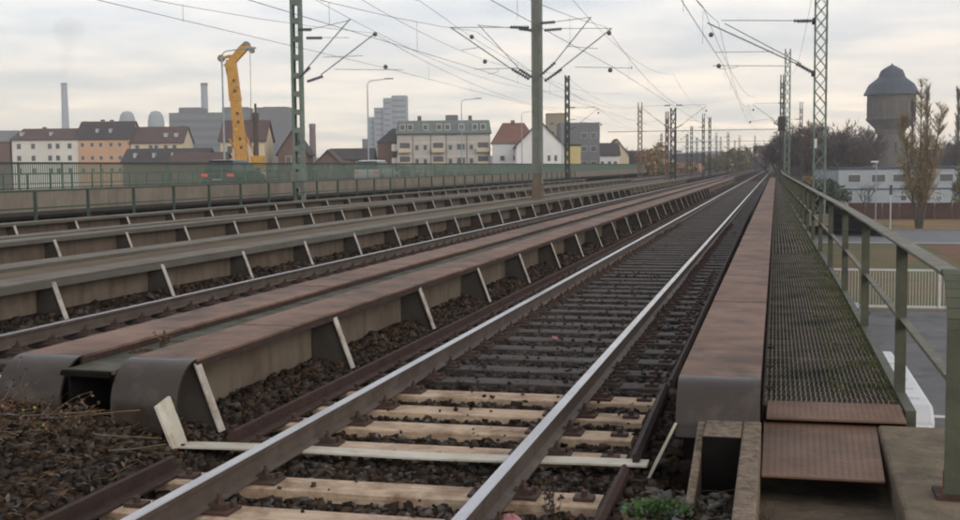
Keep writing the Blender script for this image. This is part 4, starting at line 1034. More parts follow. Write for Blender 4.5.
car(-24.1, 74.5, .62, 0, 'car_white', 'white car on the road bridge right of the two channel mast', 4.6, 1.8, 1.5)
car(4.55, 45.8, G + .012, R(-4), 'car_blue', 'blue car parked below the footway', 4.2)
van = thing('delivery_van', 'white delivery van parked below the handrail', 'van', (4.1, 25, G))
b = MB(); b.extrude([(22.4, G + .5), (28.6, G + .5), (28.6, G + 2.3), (28.4, G + 2.42), (22.7, G + 2.42), (22.4, G + 2.2)], 3.15, 4.97, 'x'); b.build('cargo_body', 'car_white', van, bevel=.06)
b = MB(); b.extrude([(20.9, G + .4), (22.39, G + .4), (22.39, G + 2.15), (21.9, G + 2.0), (21.3, G + 1.25), (20.9, G + 1.1)], 3.2, 4.92, 'x'); b.build('cab', 'car_white', van, bevel=.06)
b = MB(); b.hexa([(3.35, 21.31, G + 1.32), (4.77, 21.31, G + 1.32), (4.77, 21.33, G + 1.30), (3.35, 21.33, G + 1.30), (3.4, 21.86, G + 2.0), (4.72, 21.86, G + 2.0), (4.72, 21.9, G + 1.96), (3.4, 21.9, G + 1.96)]); b.build('windscreen', 'glass', van)
for yy in (23.3, 24.3, 25.3, 26.3, 27.3): MB().box(3.35, 4.8, yy, yy + .06, G + 2.421, G + 2.445).build('roof_rib', 'car_white', van)
MB().box(4.975, 4.985, 22.6, 28.4, G + .9, G + 1.0).build('side_moulding', 'tyre', van)
for yy in (21.9, 27.4):
    for x_ in (3.14, 4.98): MB().tube((x_ - .1, yy, G + .36), (x_ + .02, yy, G + .36), .35, 14).build('wheel', 'tyre', van)
car(4.75, 33.0, G + .012, 0, 'car_white', 'white car with a dark window, parked beyond the delivery van', 4.3, 1.75, 1.5)

# ------------------------------------------------------------------ things on the lower ground, right
gt = thing('metal_gate', 'white barred sliding gate between the car park and the lawn', 'gate', (7, 58, G))
MB().box(3.8, 9.9, 58.00, 58.07, G + 1.83, G + 1.92).build('top_bar', 'white_paint', gt)
MB().box(3.8, 9.9, 58.00, 58.07, G + .10, G + .22).build('bottom_bar', 'white_paint', gt)
src = None; x = 3.9
while x < 9.8:
    if src is None: src = MB().box(-.011, .011, 0.01, .03, .22, 1.83).build('bar', 'white_paint', None); src.parent = gt; src.location = (x - 7, 0, 0)
    else: c = src.copy(); C.objects.link(c); c.parent = gt; c.location = (x - 7, 0, 0)
    x += .135
for x in (9.45, 9.82): MB().box(x, x + .12, 57.96, 58.10, G, G + 2.0).build('gate_post', 'white_paint', gt)
fc = thing('mesh_fence', 'grey mesh fence continuing right from the white gate', 'fence', (18, 58, G))
MB().box(10.1, 40, 58.02, 58.06, G + 1.7, G + 1.75).build('top_wire', 'galv', fc)
b = MB(); x = 10.2
while x < 40: b.box(x, x + .012, 58.03, 58.042, G, G + 1.7); x += .2
b.build('mesh', 'galv', fc, kind='stuff')
MB().box(3.8, 14, 57.7, 57.95, G - .1, G + .12).build('kerb', 'concrete_rd', kind='structure')
bfc = thing('board_fence', 'dark reddish brown board fence below the white building', 'fence', (30, 153, G))
src = None; x = 10.8; j = 0
while x < 60:
    if src is None: src = MB().box(0, 1.94, 0, .05, 0, 2.0).build('board_panel', 'fence_brown', None); src.parent = bfc; src.location = (x - 30, 0, 0)
    else: c = src.copy(); C.objects.link(c); c.parent = bfc; c.location = (x - 30, .03 * (j % 2), 0)
    x += 2.0; j += 1
def ldir(o, t): o.parent = t; return o
wb = thing('factory_building', 'long low white building with a row of dark upper windows', 'building', (11.5, 192, G), rz=R(13))
ldir(MB().box(0, 44, 0, 14, 0, 5.9).build('wall', 'wall_bluegrey', None), wb)
ldir(MB().box(-.15, 44.15, -.15, 14.15, 5.9, 6.25).build('roof_edge', 'slate', None), wb)
ldir(MB().box(-.02, 44, -.10, -.003, 2.75, 2.95).build('cornice', 'slate', None), wb)
wsrc = None
def win(parent, x, y, z, w_, h, m='win_dark', src=None, frame='white_paint'):
    b = MB(); b.box(x, x + w_, y - .06, y - .001, z, z + h); o = b.build('window', frame, None); o.parent = parent
    q = MB(); q.box(x + .08, x + w_ - .08, y - .085, y - .061, z + .08, z + h - .08); p = q.build('pane', m, None); p.parent = o
    return o
for i, x in enumerate((1.4, 5.0, 8.3, 12.0, 15.4, 19, 22.6, 26.2, 29.8, 33.4, 37, 40.6)):
    win(wb, x, 0, 3.9, 2.2 if i else 2.0, 1.25)
for i, x in enumerate((1.2, 9.5, 13, 20, 26)): win(wb, x, 0, 1.0, 1.0, .9)
# water tower
wt = thing('water_tower', 'old brick water tower with a wide tank and domed slate roof', 'water tower', (33.0, 351, G))
cx, cy = 33.0, 351.0
MB().lathe([(4.5, G), (4.1, G + 6), (3.7, 7), (3.65, 9.6), (4.1, 10.9), (6.3, 13.2)], (cx, cy), 24).build('shaft', 'tower_stone', wt)
MB().lathe([(6.32, 13.1), (6.75, 13.7), (6.75, 14.1), (6.5, 14.15), (6.5, 20.4), (6.8, 20.7)], (cx, cy), 16).build('tank', 'tower_brick', wt)
MB().lathe([(7.5, 20.5), (7.4, 20.75), (6.9, 21.8), (6.2, 23.2), (6.1, 23.4), (5.2, 24.1), (3.9, 25.1), (3.5, 25.7), (3.45, 26.1), (2.9, 27.3), (1.5, 28.2), (.3, 28.8), (.05, 29.3)], (cx, cy), 20).build('roof', 'slate', wt, smooth=False)
for i in range(12):
    a = 2 * PI * i / 12; q = MB(); q.box(-.35, .35, -6.60, -6.50, 15.2, 18.6); o = q.build('pilaster', 'tower_stone', None); o.parent = wt; o.location = (0, 0, -G); o.rotation_euler.z = a + .13
for i in range(6):
    a = 2 * PI * i / 6 + .35; q = MB(); q.box(-.35, .35, -4.45, -3.9, 4.5, 7.5); o = q.build('slit_window', 'win_dark', None); o.parent = wt; o.location = (0, 0, -G); o.rotation_euler.z = a
# lamp near the white building
la = thing('street_lamp', 'low street lamp with a white head in front of the white building', 'street lamp', (11.9, 126, G))
MB().tube((11.9, 126, G), (11.9, 126, 1.7), .06, 6).build('pole', 'galv', la); MB().box(11.4, 12.1, 125.9, 126.1, 1.7, 1.86).build('lamp_head', 'car_white', la)
la = thing('sign_post', 'thin white post on the verge before the board fence', 'post', (13.5, 128, G))
MB().tube((13.5, 128, G), (13.5, 128, G + 4.6), .06, 6).build('pole', 'white_paint', la); MB().box(13.35, 13.65, 127.9, 127.95, G + 3.6, G + 4.6).build('sign', 'slate', la)
for i, (x, s_) in enumerate(((10.9, 'left'), (11.9, 'right'))): pass

# ------------------------------------------------------------------ buildings
def house(name, label, x, y, w_, d, eave, ridge_, wall, roof, rz=14, z0=G, floors=(), cols=(), ww=1.1, wh=1.4, gable=False, hip=0, over=.4, chim=(), wm='win_dark', cat='house', dorm=()):
    """front-left corner at x,y; local x along the front, local y to the back"""
    t = thing(name, label, cat, (x, y, z0), rz=R(rz))
    e = eave - z0; r_ = ridge_ - z0
    b = MB(); b.box(0, w_, 0, d, 0, e)
    if not gable and ridge_ > eave:
        b.extrude([(0.0, e), (d, e), (d / 2, r_)], hip + .01, .02 + hip, 'x') if False else None
        if hip == 0:
            for xx in (0, w_ - .2): b.extrude([(0.02, e - .01), (d - .02, e - .01), (d / 2, r_ - .15)], xx, xx + .2, 'x')
    if gable: b.extrude([(.0, e - .01), (w_, e - .01), (w_ / 2, r_ - .1)], 0.0, .3, 'y'); b.extrude([(.0, e - .01), (w_, e - .01), (w_ / 2, r_ - .1)], d - .3, d, 'y')
    ldir(b.build('wall', wall, None), t)
    rt = MB()
    if ridge_ <= eave + .01: rt.box(-over, w_ + over, -over, d + over, e + .001, e + .35)
    elif gable:
        for (xa, xb) in ((-over, w_ / 2), (w_ + over, w_ / 2)):
            za = e - over * (r_ - e) / (w_ / 2)
            rt.hexa([(xa, -over, za), (xb, -over, r_), (xb, d + over, r_), (xa, d + over, za), (xa, -over, za + .25), (xb, -over, r_ + .25), (xb, d + over, r_ + .25), (xa, d + over, za + .25)])
    else:
        for s_ in (0, 1):
            ya = -over if s_ == 0 else d + over; za = e - over * (r_ - e) / (d / 2)
            rt.hexa([(-over, ya, za), (w_ + over, ya, za), (w_ + over - hip, d / 2, r_), (-over + hip, d / 2, r_), (-over, ya, za + .25), (w_ + over, ya, za + .25), (w_ + over - hip, d / 2, r_ + .25), (-over + hip, d / 2, r_ + .25)])
        if hip:
            for xx, hx in ((-over, hip), (w_ + over, -hip)):
                za = e - over * (r_ - e) / (d / 2); rt.tri((xx, -over, za + .25), (xx, d + over, za + .25), (xx + hx, d / 2, r_ + .25))
    ro = ldir(rt.build('roof', roof, None), t)
    for (cx_, cy_, ch) in chim: ldir(MB().box(cx_, cx_ + .9, cy_, cy_ + .7, e, r_ + ch).build('chimney', 'wall_brown', None), ro)
    for (dx_, dw) in dorm:
        zz = e + (r_ - e) * .35; yy = d / 2 * .35 - .4
        dm = ldir(MB().box(dx_, dx_ + dw, yy - .3, yy + 1.6, zz, zz + 1.0).build('skylight', 'win_light', None), ro)
    for fz in floors:
        for c_ in cols: win(t, c_, 0, fz - z0, ww, wh, wm)
    return t
house('brown_house', 'brown building with a pale grey roof at the far left edge', -205, 259, 20.0, 12, 9.2, 11.9, 'wall_brown', 'roof_grey', floors=(3.5,), cols=(14,))
house('white_house', 'off white four storey house under a dark red roof', -185.0, 264.1, 16.6, 12, 9.6, 12.3, 'wall_white', 'roof_red', floors=(1.0, 4.2, 7.2), cols=(1.2, 4.8, 9.0, 11.0, 14.0), hip=1.2, chim=((6, 5, .6),), dorm=((1.5, .7), (9, .5)))
house('orange_house', 'orange four storey house with a dark roof and small chimneys', -169.4, 268.1, 13.4, 12, 9.7, 14.0, 'wall_orange', 'roof_dark', floors=(1.2, 4.3, 7.6), cols=(1.2, 3.6, 5.8, 8.4, 10.6), chim=((.2, 5.5, .3), (4.7, 5.5, .7), (7.0, 5.5, .6)), dorm=((4.6, .6), (8, .6)), ww=.95, wh=1.1)
house('cream_house', 'cream house with a red brown roof and two bright skylights', -156.2, 271.6, 13.2, 11, 8.6, 12.5, 'wall_cream', 'roof_red', floors=(1.5, 4.0, 6.6), cols=(1.2, 4.6, 6.0, 8.4, 10.6), dorm=((8.2, .9), (10.8, .9)), chim=((11.5, 5, .4),))
house('low_house', 'low dark roofed building in front of the cream house', -131, 225, 17.5, 10, 3.3, 6.0, 'wall_brown', 'roof_dark', floors=(), cols=(), dorm=((2.0, .5), (6, .5), (10, .5), (14, .5)))
house('gabled_house', 'red roofed house with pale walls behind the drilling rig', -97.8, 203.2, 8.2, 9, 7.0, 10.6, 'wall_cream', 'roof_red', floors=(2.0, 4.6), cols=(1.2, 3.8, 6.0))
house('steep_roof_house', 'narrow house with a steep dark gable right of the rig', -87.6, 206, 5.4, 8, 4.6, 8.6, 'wall_brown', 'roof_dark', gable=True, floors=(2.6,), cols=(1.4, 3.2))
house('small_gable_house', 'small brown gable house beside the two channel mast', -81, 208, 4.6, 8, 2.6, 4.9, 'wall_brown', 'roof_red', gable=True, floors=(1.2,), cols=(1.8,))
house('workshop', 'rust brown shed with a corrugated roof left of the rig', -104, 196, 9.5, 7, 3.0, 4.6, 'wall_brown', 'roof_red', floors=(), cols=())
# grey complex
gcx = house('office_complex', 'long grey office complex with flat roofs on the left skyline', -295.5, 548.5, 60, 30, 30.0, 30.0, 'wall_concrete', 'roof_grey', over=.2, cat='building')
for x0_, x1_ in ((4, 15), (26, 39), (47, 59)): ldir(MB().box(x0_, x1_, 4, 20, 35.56, 38.4).build('penthouse', 'wall_grey', None), gcx)
for j in range(7):
    z = 6 + j * 4.1
    ldir(MB().box(1.5, 58.5, -.12, -.002, z, z + 1.7).build('window_band', 'wall_grey', None), gcx)
house('grey_tower', 'grey blank tower block end right of the office complex', -247, 545, 17, 20, 31.6, 31.6, 'wall_grey', 'roof_grey', over=.1, cat='building')
def dome(x, y, label):
    t = thing('domed_building', label, 'building', (x, y, G), group=None)
    pr = [(6.2, G), (6.2, 34), (6.1, 39), (5.2, 43.0), (3.4, 45.6), (.2, 46.4)]
    MB().lathe(pr, (x, y), 18).build('shell', 'wall_bluegrey', t)
    for i in range(5): MB().lathe([(6.3, 10 + 5 * i), (6.3, 12 + 5 * i)], (x, y), 18).build('band', 'wall_grey', t)
dome(-474.9, 815, 'left domed tower behind the orange house'); dome(-453.7, 820, 'right domed tower behind the cream house')
def stack(x, y, r0, r1, h, label, m='wall_bluegrey'):
    t = thing('factory_chimney', label, 'chimney', (x, y, G)); MB().lathe([(r0, G), (r1, h)], (x, y), 16).build('shaft', m, t); MB().lathe([(r1 * 1.1, h - 2), (r1 * 1.1, h)], (x, y), 16).build('rim', 'wall_grey', t)
stack(-754, 1163, 4.9, 3.2, 97.5, 'tall tapering chimney behind the white house'); stack(-418.6, 830.8, 2.9, 2.5, 67, 'straight chimney rising from the office complex')
stack(-223, 560, 1.8, 1.5, 24, 'short chimney between the mast and the tower block', 'wall_brown'); stack(-241, 560, 1.4, 1.2, 20, 'thin short chimney right of the two channel mast', 'wall_brown')
# terraced tower block
tb = thing('tower_block', 'pale stepped tower block on the skyline', 'building', (-231, 668, G), rz=R(14))
for (x0_, x1_, h, dd) in ((0, 3.4, 31.5, 0), (3.41, 8.9, 37, -1.5), (8.91, 13.6, 42.5, -3), (13.61, 22.5, 44.0, -1)):
    ldir(MB().box(x0_, x1_, dd, 14, 0, h - G).build('wall', 'wall_bluegrey', None), tb)
    for j in range(10): ldir(MB().box(x0_ + .7, x1_ - .7, dd - .12, dd - .003, h - G - 3.4 - j * 3.3, h - G - 2.4 - j * 3.3).build('window_band', 'wall_concrete', None), tb)
ldir(MB().box(-4, -.01, 0, 12, 0, 24).build('wall', 'wall_grey', None), tb)
# balcony apartments
ap = thing('apartment_block', 'pale apartment block with balconies and a green mansard roof', 'building', (-78.4, 249.3, G), rz=R(14))
ldir(MB().box(0, 20.4, 0, 12, 0, 14.3).build('wall', 'wall_pale', None), ap)
ldir(MB().hexa([(-.3, -.35, 14.3), (20.7, -.35, 14.3), (20.7, 12.3, 14.3), (-.3, 12.3, 14.3), (0.2, 1.0, 17.1), (20.2, 1.0, 17.1), (20.2, 11, 17.1), (.2, 11, 17.1)]).build('roof', 'roof_teal', None), ap)
for x in (.6, 2.3, 5.6, 8.6, 10.4, 13.5, 16.4, 18.2): 
    o = ldir(MB().box(x, x + 1.3, -.1, 1.2, 14.9, 16.3).build('dormer', 'wall_pale', None), ap); ldir(MB().box(x + .2, x + 1.1, -.13, -.101, 15.1, 16.1).build('pane', 'win_dark', None), o)
for x in (4.4, 12.0, 15.6): ldir(MB().box(x, x + .8, 3, 4, 17.11, 18.2).build('chimney', 'wall_brown', None), ap)
ldir(MB().box(10.6, 13.3, 2, 6, 17.11, 18.3).build('lift_house', 'wall_grey', None), ap)
for fz in (1.6, 4.6, 7.6, 10.6):
    for x in (.5, 7.8, 17.6):
        win(ap, x, 0, fz, 2.4, 1.7, 'win_dark')
        bl = ldir(MB().box(x - .2, x + 2.6, -1.1, -.09, fz - .5, fz + .45).build('balcony', 'wall_cream', None), ap)
    for x in (3.9, 5.7, 11.2, 15.8): win(ap, x, 0, fz, .9, 1.2, 'win_dark')
    win(ap, 13.0, 0, fz, 1.9, 1.4, 'win_dark')
ae = thing('brick_gable_house', 'narrow brown brick end house left of the apartment block', 'house', (-83.2, 249.6, G), rz=R(14))
ldir(MB().box(0, 4.2, 2, 12, 0, 12.4).build('wall', 'wall_brown', None), ae)
for k_ in range(4): ldir(MB().box(3.3, 4.6, -.3, 1.99, 1.5 + 3 * k_, 3.0 + 3 * k_).build('bay', 'wall_white', None), ae)
ldir(MB().hexa([(-.3, 1.7, 12.4), (4.5, 1.7, 12.4), (4.5, 12.2, 12.4), (-.3, 12.2, 12.4), (3.0, 6, 15.6), (4.4, 6, 15.6), (4.4, 7, 15.6), (3.0, 7, 15.6)]).build('roof', 'roof_dark', None), ae)
for fz in (3.2, 6.2, 9.2, 12.2): ldir(MB().box(-.02, 20.42, -.06, -.002, fz, fz + .14).build('cornice', 'wall_white', None), ap)
ldir(MB().box(-.3, 20.7, -.55, -.36, 14.05, 14.29).build('gutter', 'slate', None), ap)
for x in (3.4, 7.3, 10.7, 15.2): ldir(MB().box(x, x + .12, -.1, -.003, 0, 14.0).build('downpipe', 'slate', None), ap)
house('low_terrace', 'low grey terrace left of the brick end house', -93, 246, 9.5, 8, 3.6, 5.8, 'wall_brown', 'roof_dark', floors=(1.8,), cols=(1, 3.4, 6))
# right of the apartments
house('red_roof_house', 'dark house with a bright red hipped roof', -57.5, 252, 9.2, 9, 7.0, 11.0, 'wall_brown', 'roof_bright', hip=2.6, floors=(4.5,), cols=(1.2, 3.2, 5.4), chim=((4.0, 4, .8),), wm='win_light')
house('white_annex', 'low white flat roofed annex with a dark window', -53.4, 234.7, 5.6, 7, 6.1, 6.1, 'wall_purewhite', 'roof_grey', over=.05, floors=(2.8,), cols=(1.4, 4.0), ww=1.0, wh=1.1)
house('white_gable_house', 'white gable house behind the solid mast', -46.6, 225.6, 9.2, 10, 5.6, 10.3, 'wall_purewhite', 'roof_dark', gable=True, floors=(2.6,), cols=(6.0, 7.3), ww=.6, wh=1.2)
house('yellow_house', 'small yellow house end right of the white gable', -37.6, 228.2, 3.1, 8, 5.5, 5.5, 'wall_yellow', 'roof_dark', over=.1)
gb = house('grey_building', 'dark grey cubic apartment building behind the yellow house', -47.4, 277.9, 9.4, 12, 11.5, 11.5, 'wall_grey', 'roof_grey', over=.05, floors=(1.5, 5, 8.2), cols=(5.0, 7.2), ww=1.4, wh=1.3, cat='building')
house('beige_tower', 'beige flat topped tower behind the solid mast', -72.9, 396.2, 6.5, 8, 19.1, 19.1, 'wall_beige', 'wall_brown', over=.1, floors=(12.5, 15.5), cols=(.8, 3.8), ww=1.8, wh=1.0, cat='building')
house('small_white_house', 'small white house with a dark pitched roof beyond the grey building', -41.8, 299.5, 5.6, 8, 4.4, 7.2, 'wall_purewhite', 'roof_dark', floors=(1.6,), cols=(.9, 2.7, 4.2), ww=.9, wh=1.2)
house('cream_gable_house', 'cream gable house left of the yellow trees', -44.0, 330.2, 6.6, 9, 4.6, 8.9, 'wall_cream', 'roof_dark', gable=True)
house('pink_house', 'pink house at the end of the tracks', -6.5, 505, 8.5, 8, 6.5, 9.2, 'wall_pink', 'roof_red', floors=(1.5, 4.0), cols=(1.5, 4.8), rz=3)
house('orange_low_house', 'low orange brown house left of the far masts', -28, 380, 8, 8, 2.5, 5.0, 'wall_orange', 'roof_dark', rz=5)
house('red_shed', 'low red shed before the far masts', -23, 300, 6, 6, .9, 2.0, 'wall_brown', 'roof_bright', rz=5)
house('white_low_building', 'low white building far behind the masts', -48, 450, 14, 10, 4.0, 4.0, 'wall_white', 'roof_grey', rz=8)
house('long_grey_hall', 'long low grey hall on the horizon left of the pink house', -90, 620, 45, 20, 9.0, 9.0, 'wall_bluegrey', 'roof_grey', rz=8, cat='building')
# buildings seen among the trees on the right
house('terrace_house', 'brownish house at the right edge behind the bare trees', 44, 262, 9, 9, 6.2, 9.0, 'wall_brown', 'roof_red', rz=10, floors=(1.5, 4.0), cols=(1.0, 3.6, 6.2))

# ------------------------------------------------------------------ drilling rig
rg = thing('drilling_rig', 'tall yellow drilling rig mast with a bent head, behind the road bridge', 'drilling rig', (-59, 129.8, G))
def pr(dx_, z): return (-59 + dx_ * .97, 129.8 + dx_ * .24, z)
def slab(p0, p1, w0, w1, dpt, name, m):
    d = Vector(p1) - Vector(p0); s_ = Vector((.97, .24, 0)); f = Vector((-.24, .97, 0)) * dpt / 2; P0 = Vector(p0); P1 = Vector(p1)
    b = MB(); b.hexa([P0 - s_ * w0 / 2 - f, P0 + s_ * w0 / 2 - f, P0 + s_ * w0 / 2 + f, P0 - s_ * w0 / 2 + f, P1 - s_ * w1 / 2 - f, P1 + s_ * w1 / 2 - f, P1 + s_ * w1 / 2 + f, P1 - s_ * w1 / 2 + f]); return b.build(name, m, rg, bevel=.03)
slab(pr(.05, 2.2), pr(-.22, 6.0), 1.5, 1.35, 1.0, 'mast_section', 'yellow'); slab(pr(-.22, 6.01), pr(-.55, 9.6), 1.25, 1.15, .9, 'mast_section', 'yellow'); slab(pr(-.55, 9.61), pr(-.95, 14.4), 1.35, 1.1, .9, 'mast_section', 'yellow')
slab(pr(-1.3, 13.7), pr(.8, 16.0), 1.1, 1.3, .8, 'mast_head', 'yellow'); slab(pr(-2.3, 14.5), pr(-.5, 15.0), .6, 1.3, .7, 'head_arm', 'yellow')
slab(pr(-.9, 10.0), pr(-1.45, 13.6), .25, .35, .5, 'hose_bundle', 'steel_dark'); slab(pr(.2, 3.0), pr(-.1, 9.0), .18, .18, .3, 'hose_bundle', 'steel_dark')
for (dx_, z, r_) in ((-2.1, 14.6, .42), (.9, 16.1, .45), (1.5, 15.5, .35), (.5, 15.9, .35)):
    c_ = Vector(pr(dx_, z)); MB().tube(c_ - Vector((-.24, .97, 0)) * .25, c_ + Vector((-.24, .97, 0)) * .25, r_, 12).build('pulley', 'steel_pale', rg)
for i, (a, c_) in enumerate((((-1.25, 13.0), (-.95, 9.0)), ((-1.0, 12.0), (-.75, 7.0)))):
    MB().tube(pr(*a), pr(*c_), .16, 8).build('hydraulic_cylinder', 'steel_pale', rg)
MB().tube(pr(-2.1, 14.2), pr(-1.9, 3.0), .035, 5).build('cable', 'wire', rg); MB().tube(pr(1.3, 15.2), pr(1.2, 4.0), .035, 5).build('cable', 'wire', rg)
MB().tube(pr(.2, 2.0), pr(-1.4, 5.2), .13, 6).build('strut', 'yellow', rg); MB().tube(pr(.6, 5.4), pr(2.2, 2.2), .13, 6).build('strut', 'yellow', rg)
MB().tube(pr(1.0, 5.0), pr(1.9, 2.0), .1, 6).build('strut', 'steel_dark', rg)
for z0_, z1_, r_ in ((2.2, 7.2, .30), (7.2, 8.2, .42), (8.2, 9.3, .14)): MB().tube(pr(1.75, z0_), pr(1.75, z1_), r_, 8).build('drill_string', 'steel_dark', rg)
slab(pr(1.9, 1.6), pr(1.9, 3.2), 1.5, 1.4, 1.6, 'winch_housing', 'yellow')
slab(pr(.2, G + 1.2), pr(.2, 2.2), 3.6, 2.6, 2.8, 'upper_carriage', 'roof_red'); slab(pr(-2.4, .2), pr(-2.4, 2.6), 1.2, 1.0, 1.4, 'cab', 'glass')
for s_ in (-1, 1): slab(pr(s_ * 1.6, G), pr(s_ * 1.6, G + 1.19), .8, .8, 4.6, 'crawler', 'steel_dark')
for i, z in enumerate((4, 5, 7, 8, 10.6, 11.8)): slab(Vector(pr(.15 - .085 * z + .25, z)) + Vector((.24, -.97, 0)) * .51, Vector(pr(.15 - .085 * z + .25, z + .35)) + Vector((.24, -.97, 0)) * .51, .3, .3, .03, 'mast_hole', 'steel_dark')

# ------------------------------------------------------------------ trees
def bare_tree_mesh(seed, h, spread=.42, levels=5, up=.25, twigs=1500, tw=.03, trunk=.035):
    rd = random.Random(seed); tr = MB(); br = MB(); tips = []
    def grow(p, d, L_, r, lv):
        n = 3; pts = [p]
        for i in range(n):
            d = (d + Vector((rd.uniform(-.16, .16), rd.uniform(-.16, .16), rd.uniform(-.02, .16)))).normalized(); pts.append(pts[-1] + d * L_ / n)
        (tr if lv == 0 else br).path(pts, r, 5 if lv < 2 else 3, r * .6)
        if lv >= 2: tips.extend(pts[1:])
        if lv < levels:
            for i in range(rd.choice((2, 3, 3)) + (2 if lv == 0 else 0)):
                q = pts[rd.choice((1, 2, 3)) if lv else rd.choice((2, 3))]; a = rd.uniform(0, 2 * PI)
                nd = (d * (1 - spread) + Vector((math.cos(a), math.sin(a), up)) * spread * rd.uniform(.7, 1.3)).normalized(); grow(q, nd, L_ * rd.uniform(.55, .78), r * .55, lv + 1)
    grow(Vector((0, 0, 0)), Vector((0, 0, 1)), h * .36, h * trunk * .6, 0)
    for _ in range(twigs):
        p = rd.choice(tips); q = p + Vector((rd.gauss(0, 1), rd.gauss(0, 1), rd.gauss(.5, .8))).normalized() * h * rd.uniform(.03, .085); o = Vector((rd.uniform(-1, 1), rd.uniform(-1, 1), 0)).normalized() * tw
        br.tri(p - o, p + o, q)
    return tr, br
def leafy_mesh(seed, h, rw, n, ls, zc=.62, clumps=14, squash=.42):
    rd = np.random.default_rng(seed)
    ls = ls * 1.5; n = int(n * 1.3)
    cs = rd.normal(0, 1, (clumps, 3)); cs /= np.linalg.norm(cs, axis=1)[:, None]; cs *= rd.uniform(.2, .85, (clumps, 1)) * np.array([rw, rw, h * squash * .9]); cs[:, 2] += h * zc
    rr = rd.uniform(.25, .48, clumps) * rw
    k = rd.integers(0, clumps, n); d = rd.normal(0, 1, (n, 3)); d /= np.linalg.norm(d, axis=1)[:, None]
    p = cs[k] + d * (rr[k] * rd.uniform(.35, 1.1, n) ** .6)[:, None] * np.array([1, 1, 1.15])
    a = rd.normal(0, 1, (n, 3)); a /= np.linalg.norm(a, axis=1)[:, None]; b_ = np.cross(a, rd.normal(0, 1, (n, 3))); b_ /= np.linalg.norm(b_, axis=1)[:, None]
    s_ = rd.uniform(.5, 1.2, (n, 1)) * ls
    V = np.stack([p - a * s_, p + b_ * s_ * .6, p + a * s_, p - b_ * s_ * .6], 1).reshape(-1, 3); F = np.arange(4 * n).reshape(-1, 4)
    return V, F
def mk_bare(label, loc, h, seed, m='bark_far', group=None, **kw):
    t = thing('bare_tree', label, 'tree', (0, 0, 0), group); tr, br = bare_tree_mesh(seed, h, **kw)
    tr.build('trunk', m, t); br.build('crown', m, t, kind='stuff'); t.location = loc; return t
def mk_leafy(label, loc, h, rw, seed, fol, n=1800, ls=.22, group=None, **kw):
    t = thing('leafy_tree', label, 'tree', (0, 0, 0), group)
    tr, br = bare_tree_mesh(seed, h * .95, levels=3, twigs=60, tw=.02)
    tr.build('trunk', 'bark', t); br.build('limbs', 'bark', t)
    V, F = leafy_mesh(seed, h, rw, n, ls, **kw); c = fast_mesh('crown', V, F, fol); c.parent = t; t.location = loc; return t
# prototypes of the bare wood
GB = 'bare trees of the wood on the right'
pro = [mk_bare('grey brown bare tree in the wood along the right horizon', (0, 0, 0), 15, s_, group=GB, levels=5, twigs=2600, tw=.06, spread=.5) for s_ in (3, 11, 27)]
rd = random.Random(5); spots = []
for i in range(78):
    D = rd.uniform(215, 420); px = rd.uniform(800, 1010) if i % 4 else rd.uniform(795, 870)
    ang = math.atan2((px - 480) / 1190.0, 1) - R(14); x = 2.16 + D * math.sin(ang); y = D * math.cos(ang)
    if abs(x - 33) < 9 and y < 350: y = 372; 
    if 10 < x < 56 and 188 < y < 214: y += 40
    pxx = 480 + 1190 * math.tan(math.atan2(x - 2.16, y) + R(14))
    if 868 < pxx < 918: x += 16 * (1 if pxx > 893 else -1.1)
    spots.append((x, y))
for i, (x, y) in enumerate(spots):
    o = pro[i] if i < 3 else copy_tree(pro[i % 3])
    o.location = (x, y, G - .2); s_ = rd.uniform(.85, 1.3) * (1.0 if x > 22 else .95); o.scale = (s_ * rd.uniform(1.0, 1.4), s_ * rd.uniform(1.0, 1.4), s_); o.rotation_euler.z = rd.uniform(0, 6.28)
# tall poplar-like bare trees
def mk_poplar(label, loc, h, seed):
    t = thing('poplar_tree', label, 'tree', (0, 0, 0)); rd = random.Random(seed); tr = MB(); br = MB()
    tr.path([(0, 0, 0), (.1, 0, h * .5), (0, .1, h)], .28, 6, .03)
    for i in range(110):
        z = h * rd.uniform(.12, .97); a = rd.uniform(0, 2 * PI); L_ = (1 - z / h * .55) * h * .16 * rd.uniform(.6, 1.1); d = Vector((math.cos(a) * .36, math.sin(a) * .36, 1)).normalized(); p = Vector((0, 0, z)); pts = [p, p + d * L_ * .5, p + d * L_ + Vector((0, 0, L_ * .2))]
        br.path(pts, .05, 3, .02)
        for _ in range(16):
            q = pts[0].lerp(pts[2], rd.uniform(.2, 1)); o = Vector((rd.uniform(-1, 1), rd.uniform(-1, 1), 0)).normalized() * .035; br.tri(q - o, q + o, q + Vector((rd.uniform(-.35, .35), rd.uniform(-.35, .35), rd.uniform(.3, 1.0))))
    tr.build('trunk', 'bark_far', t); br.build('crown', 'bark_far', t, kind='stuff'); t.location = loc; return t
mk_poplar('tall thin bare poplar right of the water tower', (30.4, 246, G), 22.0, 2); mk_poplar('second bare poplar at the right picture edge', (36.2, 247, G), 21.0, 8); mk_poplar('thin bare poplar close beside the water tower', (28.2, 250, G), 18.5, 14)
yt = thing('leafy_tree', 'tall feathery tree with yellow brown twigs standing before the white building', 'tree', (0, 0, 0))
M['twig_yellow'] = mat('twig_yellow', (.30, .22, .11), (.20, .15, .08), .9, 1.2)
rd = random.Random(77); tr_ = MB(); br_ = MB()
